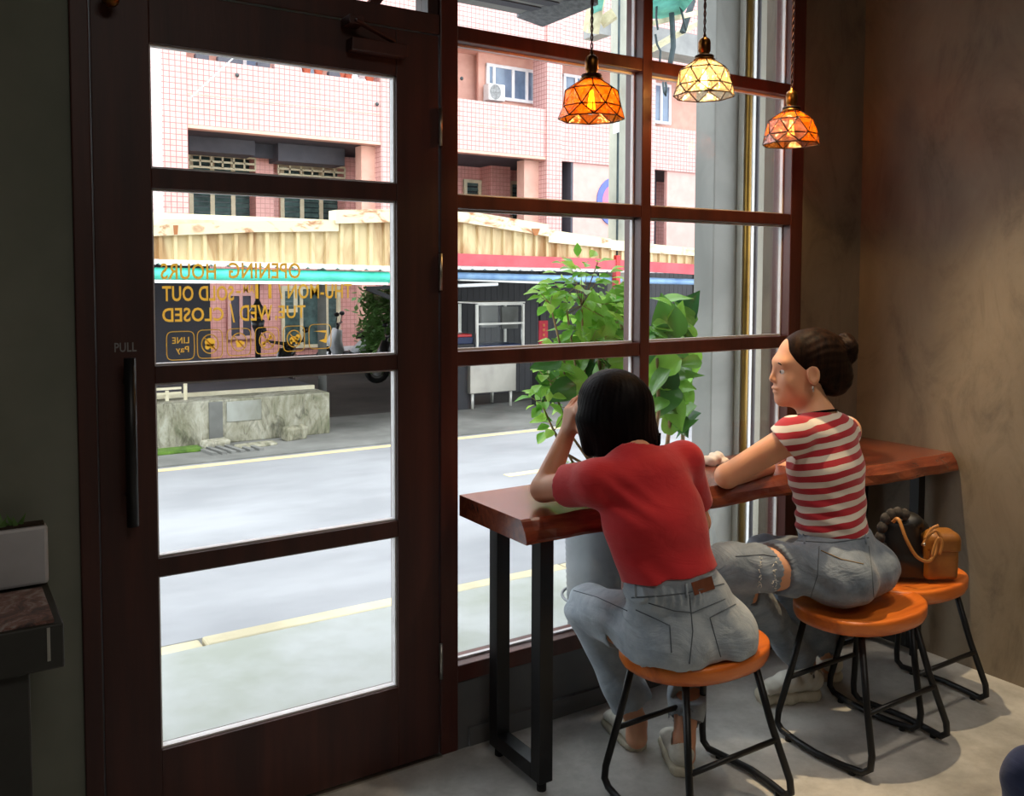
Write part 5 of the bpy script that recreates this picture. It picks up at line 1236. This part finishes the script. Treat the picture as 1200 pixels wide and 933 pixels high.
fd2 = folds([(30, 18, 22, 0, .6), (-38, 22, 30, 1.2, .6), (90, -30, 60, .5, .4)], .0030)
crease = lh*.62+lk*.38
def jean_d(x, y, z):
    r = np.sqrt((x-crease[0])**2+(y-crease[1])**2+(z-crease[2])**2); k_ = np.exp(-(r/.11)**2)
    dk = (x-lk[0])**2+(y-lk[1])**2+(z-lk[2])**2
    wb = np.exp(-((z-wai[2]+.005)/.022)**2)*(x < wai[0]+.02)
    return fd2(x, y, z)+.0095*k_*np.sin(75*(z-.5)+60*(x-1.6)+1.5*np.sin(25*z))+.006*np.exp(-dk/.006)*np.sin(90*z+40*x)+.004*wb*(np.sin(330*x)-1)
g.disp(jean_d); jo = g.build('jeans', M['denim'], p1); bv = g.bvh()
def add_seam(bvh, pix, r, m, nm, par, **k): 
    mb = seam(bvh, pix, r, **k)
    if mb.f: mb.build(nm, m, par)
add_seam(bv, [(733, 701), (770, 699), (805, 695), (853, 683)], .0018, M['denimdark'], 'waistband_seam', jo)
add_seam(bv, [(808, 697), (812, 740), (808, 778)], .0016, M['denimdark'], 'back_seam', jo)
add_seam(bv, [(760, 707), (790, 716), (812, 718), (850, 702)], .0014, M['denimdark'], 'yoke_seam', jo)
add_seam(bv, [(745, 715), (785, 733), (787, 765)], .0015, M['denimdark'], 'pocket_seam', jo)
add_seam(bv, [(846, 775), (832, 724), (862, 708)], .0015, M['denimdark'], 'pocket_seam', jo)
add_seam(bv, [(672, 692), (700, 700), (735, 716)], .0014, M['denimdark'], 'side_seam', jo)
for u in (804, 744): add_seam(bv, [(u, 684), (u+1, 700)], .004, M['denim'], 'belt_loop', jo, sub=4)
def patch(bvh, quad, m, nm, par, nx=6, ny=3, th=.004):
    P_ = []
    for j in range(ny+1):
        for i in range(nx+1):
            s_, t_ = i/nx, j/ny; u = (quad[0][0]*(1-s_)+quad[1][0]*s_)*(1-t_)+(quad[3][0]*(1-s_)+quad[2][0]*s_)*t_; v = (quad[0][1]*(1-s_)+quad[1][1]*s_)*(1-t_)+(quad[3][1]*(1-s_)+quad[2][1]*s_)*t_
            h = hit(bvh, u, v, th)
            if h is None: return
            P_.append(h)
    P_ = np.array(P_); cen = P_.mean(0); back = nrm(cen-CAM)*(th*.8); n = len(P_)
    fs = [(j*(nx+1)+i, j*(nx+1)+i+1, (j+1)*(nx+1)+i+1, (j+1)*(nx+1)+i) for j in range(ny) for i in range(nx)]
    mb = MB().add(list(P_)+list(P_+back), fs+[tuple(k_+n for k_ in q[::-1]) for q in fs], True); mb.build(nm, m, par)
patch(bv, [(810, 683), (834, 675), (838, 690), (814, 698)], M['leatherpatch'], 'leather_patch', jo)
# hair, a chin-length bob
h_ = SDF(hd-A(.2, .2, .25), hd+A(.2, .2, .2), .004)
P = HP; fr3 = [np.cross(Fh, nrm(Uh-Fh*(Uh @ Fh))), Fh, nrm(Uh-Fh*(Uh @ Fh))]
h_.ell(P(0, -.024, .036), (.093, .108, .098), fr3, .02)
h_.ecap(P(0, -.042, .01), P(.006, -.05, -.075), (.100, .088), (.107, .078), fr3[0], .04)
for q in (-1, 1): h_.ecap(P(q*.078, .0, .01), P(q*.080, .004, -.072), (.026, .052), (.020, .044), fr3[0], .03)
h_.ell(P(0, .115, -.04), (.070, .075, .105), fr3, .012, True)
h_.cap(P(0, 0, -.05), P(0, -.01, -.14), .052, .055, .01, True)
h_.cut(P(0, -.03, -.116), nrm(-fr3[2]-.10*fr3[0]))
def hair_d(x, y, z):
    dx, dy = (x-hd[0]), (y-hd[1]); a = np.arctan2(dy, dx)
    return .0006*np.sin(46*a+3*np.sin(30*z))+.0005*np.sin(91*a+5*np.sin(21*z+1))+.003*np.sin(9*a+1.5)*np.clip((hd[2]-.03-z)/.08, 0, 1)
h_.disp(hair_d); h_.build('hair', M['hair1'], p1)
tips = MB()
for i in range(26):
    a = math.radians(rnd.uniform(-200, 20)); r_ = rnd.uniform(.86, .98); p0 = P(.100*r_*math.cos(a), -.045+.085*r_*math.sin(a), -.098); p1_ = p0+A(rnd.uniform(-.008, .008), rnd.uniform(-.006, .006), -rnd.uniform(.010, .026))
    tips.tube([p0+A(0, 0, .03), p0, p1_], [.004, .0028, .0006], 5)
tips.build('hair_tips', M['hair1'], p1, kind='stuff')
shoe(p1, Z(752, 884, .0), A(.22, 1, 0), .022, M['canvas'], M['shoesole'])
shoe(p1, Z(803, 916, .0), A(.5, .84, 0), .030, M['canvas'], M['shoesole'], L=.24)

# ------------------------------------------------------------------ woman in the striped top
p2 = thing('person', 'woman in a red and white striped sleeveless top with her hair in a bun', 'person', (2.45, -.6, 0))
pel, wai, che, upc, nek, hd = cp(986, 662, 2.90), cp(975, 618, 2.92), cp(968, 548, 2.93), cp(964, 512, 2.93), cp(957, 486, 2.94), cp(942, 432, 2.95)
ls, rs = cp(930, 512, 2.84), cp(991, 505, 3.04); le, lw = cp(852, 558, 2.90), cp(900, 548, 3.08); re, rw = cp(960, 565, 3.22), cp(925, 548, 3.24)
lh, rh, lk, rk = cp(968, 668, 2.83), cp(1010, 664, 2.97), cp(850, 664, 2.80), cp(898, 652, 3.05)
la, ra = Z(944, 776, .10), Z(972, 764, .13)
XD = nrm(rs-ls); XH = nrm(A(.97, .18, -.02))
FD2 = nrm(np.cross(nrm(upc-pel), XD)); FD2 = FD2 if FD2[1] > 0 else -FD2
LO, HI = (1.95, -.92, -.01), (2.86, .0, 1.40)
b = SDF(LO, HI, .0045)
b.ecap(pel, wai, (.145, .10), (.108, .082), XH, .03).ecap(wai, che, (.108, .082), (.126, .090), XD, .03).ecap(che, upc, (.126, .090), (.132, .072), XD, .03)
b.cap(ls, rs, .048, .048, .03); b.cap(upc, nek, .058, .050, .04); b.cap(nek, hd-A(0, 0, .05), .048, .050, .03)
b.cap(ls, le, .047, .038, .02); b.cap(le, lw, .038, .025, .012); b.cap(rs, re, .044, .036, .02); b.cap(re, rw, .036, .025, .012)
Fh = nrm(A(-.86, .50, -.06)); Uh = nrm(A(-.03, .02, 1)); HP2, _ = head(b, hd, Fh, Uh, 1.06)
hand(b, lw, nrm(A(.3, .9, -.05)), A(0, 0, 1), 1, (.25, .25, .3, .3), .95)
hand(b, rw, nrm(A(-.9, -.1, -.05)), A(0, -.2, 1), -1, (.3, .35, .4, .45), .95)
b.cap(lh, lk, .082, .056, .03); b.cap(rh, rk, .082, .056, .03); b.cap(lk, la, .052, .033, .02); b.cap(rk, ra, .052, .033, .02)
b.cap(la, la-A(0, 0, .06), .033, .035, .01); b.cap(ra, ra-A(0, 0, .05), .033, .035, .01)
b.seat_cut(2.48, -.62, .460, .30); b.build('body', M['skin2'], p2); eyes(HP2, p2, 1.10)
# striped top
def stripes():
    k = NT('red_white_striped_jersey'); tc = k.n('ShaderNodeTexCoord'); ax_ = nrm(upc-wai*1.0+A(-.05, 0, 0)*0); ax_ = nrm(A(ax_[0]-.10, ax_[1], ax_[2]))
    dt = k.n('ShaderNodeVectorMath', operation='DOT_PRODUCT'); k.l(tc.outputs['Object'], dt.inputs[0]); dt.inputs[1].default_value = tuple(ax_)
    nz = k.noise(6, (1, 1, 1), 2); v = k.math('ADD', dt.outputs['Value'], k.math('MULTIPLY', nz, .02))
    fr_ = k.math('FRACT', k.math('DIVIDE', v, .0385)); m_ = k.math('LESS_THAN', fr_, .52)
    k.l(k.mix(m_, srgb(214, 204, 192), srgb(168, 24, 40)), k.b.inputs['Base Color']); k.b.inputs['Roughness'].default_value = .85; k.b.inputs['Sheen Weight'].default_value = .2
    k.bump(k.noise(12, (1, 1, 1), 4), .15, .006); return k.m
f = SDF(LO, HI, .0045)
f.ecap(wai-(che-wai)*.3, wai, (.124, .100), (.121, .098), XH, .02).ecap(wai, che, (.121, .098), (.142, .104), XD, .03).ecap(che, upc, (.142, .104), (.145, .086), XD, .03)
f.cap(ls-XD*.0, rs-XD*.012, .060, .056, .03); f.cap(upc, nek-(nek-upc)*.2, .075, .062, .03)
f.cap(ls, ls+(le-ls)*.16, .062, .060, .02); f.cut(ls+(le-ls)*.14, nrm(le-ls)+A(0, 0, -.35), ls+(le-ls)*.45, .10)
w0, w1_ = cp(930, 622, 2.82), cp(1020, 618, 2.98); hem_n = A(0, 0, -1)
f.cut(wai-A(0, 0, .012), nrm(A(.03, 0, -1)))
f.cap(nek+nrm(hd-nek)*.005, hd, .062, .066, .004, True); f.cut(nek+nrm(hd-nek)*.004, nrm(nrm(hd-nek)+XD*.0), hd, .15)
fd = folds([(18, 10, 36, 0, 1), (-30, 6, 24, 2, .7), (10, 0, 70, 1, .4)], .0022)
def top_d(x, y, z):
    t = np.clip((che[2]-z)/.12, 0, 1)*np.clip((z-wai[2]+.03)/.05, 0, 1)
    side = np.clip((wai[0]-.02-x)/.08, 0, 1)
    return fd(x, y, z)+.0045*t*side*np.sin(150*z+50*x)+.002*t*np.sin(90*z-30*x)
f.disp(top_d); f.build('striped_top', stripes(), p2)
nk = MB()
for i in range(26):
    a = 2*math.pi*i/26; nk_c = nek+nrm(hd-nek)*.004
    nk.v  # ring of the neckline
P_ = [nek+nrm(hd-nek)*.006+.0645*(XD*math.cos(a)+nrm(np.cross(XD, nrm(hd-nek)))*math.sin(a)) for a in np.linspace(0, 2*math.pi, 33)[:-1]]
MB().tube(P_, .0032, 6, closed=True).build('neck_trim', M['hair1'], p2)
# jeans
g = SDF(LO, HI, .0045); up2 = nrm(wai-pel)
g.ecap(pel-up2*.005, wai+up2*.02, (.165, .118), (.122, .096), XH, .03)
Bk = nrm(np.cross(up2, XH)); Bk = Bk if Bk[1] < 0 else -Bk
for q in (-1, 1): g.ell(pel+XH*q*.078+Bk*.045-up2*.03, (.095, .098, .088), None, .03)
g.cap(lh, lk, .092, .070, .035); g.cap(rh, rk, .092, .070, .035)
lhem = la+(lk-la)*.06; rhem = ra+(rk-ra)*.05
g.cap(lk, lhem, .064, .055, .03, flat=True); g.cap(rk, rhem, .064, .055, .03, flat=True)
g.cap(lhem+(lk-la)*.05, lhem-(lk-la)*.02, .044, .050, .004, True); g.cap(rhem+(rk-ra)*.05, rhem-(rk-ra)*.02, .044, .050, .004, True)
g.cut(wai-A(0, 0, .002), A(0, 0, 1)); g.seat_cut(2.48, -.62, .452, .24)
# the rip above the knee
rip = lh*.40+lk*.60
g.rbox(rip, (.012, .13, .13), None, .005, .004, True)
fd2 = folds([(28, 18, 24, 0, .6), (-36, 24, 30, 1.2, .6), (88, -30, 60, .5, .4)], .0030); crease = lh*.8+lk*.2
def jean2_d(x, y, z):
    r = np.sqrt((x-crease[0])**2+(y-crease[1])**2+(z-crease[2])**2); k_ = np.exp(-(r/.10)**2); e = np.exp(-((x-rip[0])/.03)**2)
    return fd2(x, y, z)+.0095*k_*np.sin(80*(z-.5)+75*(x-2.3)+1.5*np.sin(25*z))+.0016*e*np.sin(400*z+300*y)
g.disp(jean2_d); jo = g.build('jeans', M['denim2'], p2); bv = g.bvh()
add_seam(bv, [(934, 634), (975, 636), (1018, 630)], .0017, M['denimdark'], 'waistband_seam', jo)
add_seam(bv, [(960, 640), (958, 675), (950, 700)], .0015, M['denimdark'], 'pocket_seam', jo)
add_seam(bv, [(962, 645), (985, 655), (1012, 661)], .0016, M['stitch'], 'pocket_seam', jo)
add_seam(bv, [(1018, 640), (1022, 670), (1024, 700)], .0015, M['denimdark'], 'back_seam', jo)
add_seam(bv, [(862, 652), (895, 650), (925, 655)], .0015, M['denimdark'], 'side_seam', jo)
for u in (941, 1013): add_seam(bv, [(u, 623), (u+2, 637)], .004, M['denim2'], 'belt_loop', jo, sub=4)
fr_ = MB()
for i in range(46):
    v = 652+46*rnd.random(); u = rnd.choice([891, 908])+rnd.uniform(-2, 2); h0 = hit(bv, u, v, .001)
    if h0 is None: continue
    q = h0+A(rnd.uniform(-.014, .014), -.004*rnd.random(), rnd.uniform(-.012, .006)); fr_.tube([h0, (h0+q)/2+A(0, -.002, 0), q], [.0010, .0008, .0004], 4)
fr_.build('frayed_threads', M['fray'], jo, kind='stuff')
# hair with bun
h_ = SDF(hd-A(.26, .26, .22), hd+A(.28, .26, .2), .004); P = HP2; Uo = nrm(Uh-Fh*(Uh @ Fh)); fr3 = [np.cross(Fh, Uo), Fh, Uo]
h_.ell(P(0, -.030, .036), (.089, .112, .094), fr3, .02)
h_.ell(P(0, -.088, -.026), (.072, .064, .070), fr3, .03)
bun = P(0, -.118, .052)
for i in range(5):
    a = i*2*math.pi/5; h_.ell(bun+fr3[2]*.020*math.cos(a)+fr3[0]*.020*math.sin(a)-fr3[1]*.018, (.034, .030, .034), fr3, .008)
h_.cap(P(0, -.08, .055), bun, .034, .036, .012)
h_.ell(P(0, .132, -.060), (.066, .084, .090), fr3, .022, True)
h_.cap(P(0, .0, -.055), P(0, -.03, -.14), .050, .05, .008, True)
for q in (-1, 1): h_.ell(P(q*.070, .064, -.050), (.034, .032, .052), fr3, .012, True)
def hair2_d(x, y, z):
    q = (x-hd[0])*Fh[0]+(y-hd[1])*Fh[1]; w = (z-hd[2])
    bu = np.exp(-(((x-bun[0])**2+(y-bun[1])**2+(z-bun[2])**2)/.0025))
    return .0009*(q < .02)*np.sin(260*w+60*q+2*np.sin(40*q))*(1-bu)+.003*bu*np.sin(150*np.arctan2(z-bun[2], (x-bun[0]))*.12+160*np.sqrt((x-bun[0])**2+(z-bun[2])**2))
h_.disp(hair2_d); h_.build('hair', M['hair2'], p2)
wp = MB()
for i in range(16):
    a = rnd.uniform(0, 6.28); p0 = bun+.03*(fr3[2]*math.cos(a)-fr3[1]*abs(math.sin(a))); wp.tube([p0, p0+A(rnd.uniform(-.01, .02), rnd.uniform(-.01, .01), rnd.uniform(-.01, .015)), p0+A(rnd.uniform(-.01, .035), rnd.uniform(-.015, .015), rnd.uniform(-.015, .02))], [.0012, .0010, .0004], 4)
wp.build('loose_strands', M['hair2'], p2)
MB().tube([P(-.079, .004, -.045), P(-.081, .004, -.062)], .0028, 6).build('earring', M['chrome'], p2)
shoe(p2, Z(967, 816, .0), A(-.84, .34, 0), .036, M['shoe'], M['shoesole'], chunky=True, L=.275)
shoe(p2, Z(982, 804, .03), A(.42, .88, -.05), .034, M['shoe'], M['shoesole'], chunky=True, L=.25)

# ------------------------------------------------------------------ bags, tissue, cabinet, planter
zb_ = .452; bc = Z(1053, 672, zb_)
bb = thing('black_handbag', 'black leather bucket bag with braided trim on the corner stool', 'handbag', tuple(bc))
f = SDF(bc-A(.16, .14, .05), bc+A(.16, .14, .3), .004)
f.ecap(bc+A(0, 0, .05), bc+A(0.0, 0, .165), (.080, .055), (.072, .048), (.84, -.54, 0), .02); f.rbox(bc+A(0, 0, .03), (.08, .055, .04), [nrm(A(.84, -.54, 0)), nrm(A(.54, .84, 0)), A(0, 0, 1)], .015, .02); f.cut(bc, (0, 0, -1)); f.cut(bc+A(0, 0, .185), (.1, 0, 1))
f.disp(lambda x, y, z: .002*np.sin(60*x+40*z)+.002*np.sin(-70*y+50*z)); f.build('body', M['bagblack'], bb)
fl = SDF(bc-A(.16, .14, .05), bc+A(.16, .14, .3), .004)
fl.ell(bc+A(.03, -.01, .18), (.05, .05, .035), None, .01); fl.ell(bc+A(.065, -.02, .155), (.03, .045, .04), None, .015); fl.disp(lambda x, y, z: .003*np.sin(90*x)*np.sin(80*z)); fl.build('flap', M['bagblack'], bb)
bd_ = MB(); c0 = bc+A(-.06, -.045, .12)
for i in range(7):
    wB = np.dot(bc-CAM, CF)-.05; p = cp((1034, 1031, 1034, 1038, 1044, 1052, 1060)[i], (642, 630, 618, 608, 603, 601, 603)[i], wB); bd_.ball(p, (.019, .018, .021), 8, 6)
bd_.build('braided_trim', M['fur'], bb)
tb = Z(1102, 678, zb_); tg = thing('tan_handbag', 'mustard tan leather handbag with knotted strap beside the black bag', 'handbag', tuple(tb))
f = SDF(tb-A(.16, .14, .05), tb+A(.16, .14, .25), .004)
R3 = [nrm(A(.80, -.60, 0)), nrm(A(.60, .80, 0)), A(0, 0, 1)]
f.rbox(tb+A(.012, .02, .075), (.056, .045, .078), R3, .018, .01); f.cut(tb, (0, 0, -1)); f.disp(lambda x, y, z: .0014*np.sin(50*x+30*z)); f.build('body', M['bagtan'], tg)
f = SDF(tb-A(.16, .14, .05), tb+A(.16, .14, .25), .004); f.rbox(tb+A(.016, .016, .112), (.060, .052, .052), R3, .03, .01); f.cut(tb+A(0, 0, .100), nrm(A(0, .0, -1))); f.build('flap', M['bagtan'], tg)
def ribbon(pts, w, th, nm, m, par, up=(0, -.4, 1)):
    mb = MB(); pts = [A(*p) for p in pts]; vs = []
    for i, p in enumerate(pts):
        d = nrm(pts[min(i+1, len(pts)-1)]-pts[max(i-1, 0)]); s_ = nrm(np.cross(d, nrm(up))); n_ = np.cross(s_, d)
        vs += [p-s_*w+n_*th, p+s_*w+n_*th, p+s_*w-n_*th, p-s_*w-n_*th]
    fs = [(4*i+k_, 4*i+(k_+1) % 4, 4*i+4+(k_+1) % 4, 4*i+4+k_) for i in range(len(pts)-1) for k_ in range(4)]+[(3, 2, 1, 0), tuple(4*(len(pts)-1)+k_ for k_ in range(4))]
    mb.add(vs, fs, True); return mb.build(nm, m, par)
def spline(pts, n=8):
    pts = [A(*p) for p in pts]; out = []
    P_ = [2*pts[0]-pts[1]]+pts+[2*pts[-1]-pts[-2]]
    for i in range(1, len(P_)-2):
        for j in range(n):
            t = j/n; a, b_, c_, d = P_[i-1:i+3]; out.append(.5*((2*b_)+(-a+c_)*t+(2*a-5*b_+4*c_-d)*t*t+(-a+3*b_-3*c_+d)*t**3))
    return out+[pts[-1]]
wS = np.dot(tb-CAM, CF)-.06
ribbon(spline([cp(1046, 612, wS+.02), cp(1053, 609, wS), cp(1062, 632, wS-.02), cp(1074, 652, wS-.02), cp(1088, 658, wS-.01), cp(1096, 648, wS), cp(1099, 632, wS+.01)]), .0055, .0016, 'strap', M['strap'], tg, up=tuple(-CF))
for P_ in ([(1081, 640), (1088, 628), (1097, 622), (1103, 630)], [(1092, 652), (1095, 640), (1100, 630), (1104, 637), (1101, 650)], [(1084, 632), (1092, 620), (1100, 616)]):
    ribbon(spline([cp(u, v, wS-.01) for u, v in P_], 5), .005, .0015, 'strap_knot', M['strap'], tg, up=tuple(-CF))
MB().ball(cp(1083, 638, wS-.015), .006, 8, 6).build('ring', M['chrome'], tg)
tc_ = Z(838, 545, ZC+.0)
ts = SDF(tc_-A(.1, .1, .03), tc_+A(.12, .1, .1), .004)
for a, r_ in (((-.01, 0, .02), .025), ((.02, .01, .028), .02), ((-.03, .015, .012), .018), ((.035, -.01, .012), .016)): ts.ell(tc_+A(*a), (r_*1.3, r_, r_*.8), None, .01)
ts.cut(tc_+A(0, 0, .001), (0, 0, -1)); ts.disp(lambda x, y, z: .003*np.sin(160*x+90*z)+.003*np.sin(140*y-120*z)); tag(ts.build('crumpled_tissue', M['tissue']), 'crumpled white tissue on the counter between the two women', 'tissue')
# cabinet corner and planter at the left edge
cb = thing('side_cabinet', 'dark side cabinet with printed menu cards, cut by the left edge', 'cabinet', (-.1, -.2, 0))
MB().box(-.5, .222, -.345, -.04, .66, .755).build('top_slab', M['cabinet'], cb, .004)
MB().box(-.5, .16, -.31, -.04, .0, .66).build('body', M['cabinet'], cb, .004)
MB().box(.19, .196, -.347, -.345, .68, .75).build('edge_trim', M['chrome'], cb)
def print_m():
    k = NT('printed_menu_card'); a = k.noise(16, (1, 1, 1), 5, .7, 1.2)
    k.l(k.ramp(a, [(.38, srgb(70, 58, 58)), (.5, srgb(132, 92, 80)), (.6, srgb(170, 160, 158))]), k.b.inputs['Base Color']); k.b.inputs['Roughness'].default_value = .3; return k.m
mc = MB().box(-.3, .205, -.335, -.10, .7555, .762).build('menu_card', print_m()); tag(mc, 'glossy printed menu card lying on the dark side cabinet', 'menu')
q0, q1 = Z(62, 680, .762), Z(0, 690, .762)
ph = thing('white_planter_box', 'white rectangular planter box on the menu card', 'planter', (.1, -.14, .762))
MB().box(-.25, .222, -.085, -.045, .762, .90).build('box', M['planter'], ph, .008)
MB().box(-.24, .215, -.080, -.05, .90, .905).build('soil', M['soil'], ph)
mb = MB()
for i in range(60):
    p = A(rnd.uniform(-.2, .17), -.065+rnd.uniform(-.012, .012), .905); d = nrm([rnd.uniform(-.6, .6), rnd.uniform(-.5, .3), 1]); sd = nrm(np.cross(d, [0, 1, .2]))*.006; L = rnd.uniform(.012, .035)
    mb.add([p-sd, p+sd, p+d*L], [(0, 1, 2)])
mb.build('plant', M['leafd'], ph, kind='stuff')
# navy bag at the lower right corner
nb = cp(1210, 912, 1.75)
f = SDF(nb-A(.2, .2, .25), nb+A(.25, .2, .15), .005)
f.ell(nb+A(.03, -.02, -.06), (.08, .08, .13), None, .02); f.ell(nb+A(-.005, .0, .0), (.045, .05, .06), None, .03)
f.disp(folds([(40, 20, 30, 0, 1), (-30, 40, 50, 1, .8)], .003)); 
nv = f.build('navy_cloth_bag', M['navy']); tag(nv, 'navy blue cloth bag cut off by the lower right corner', 'bag')
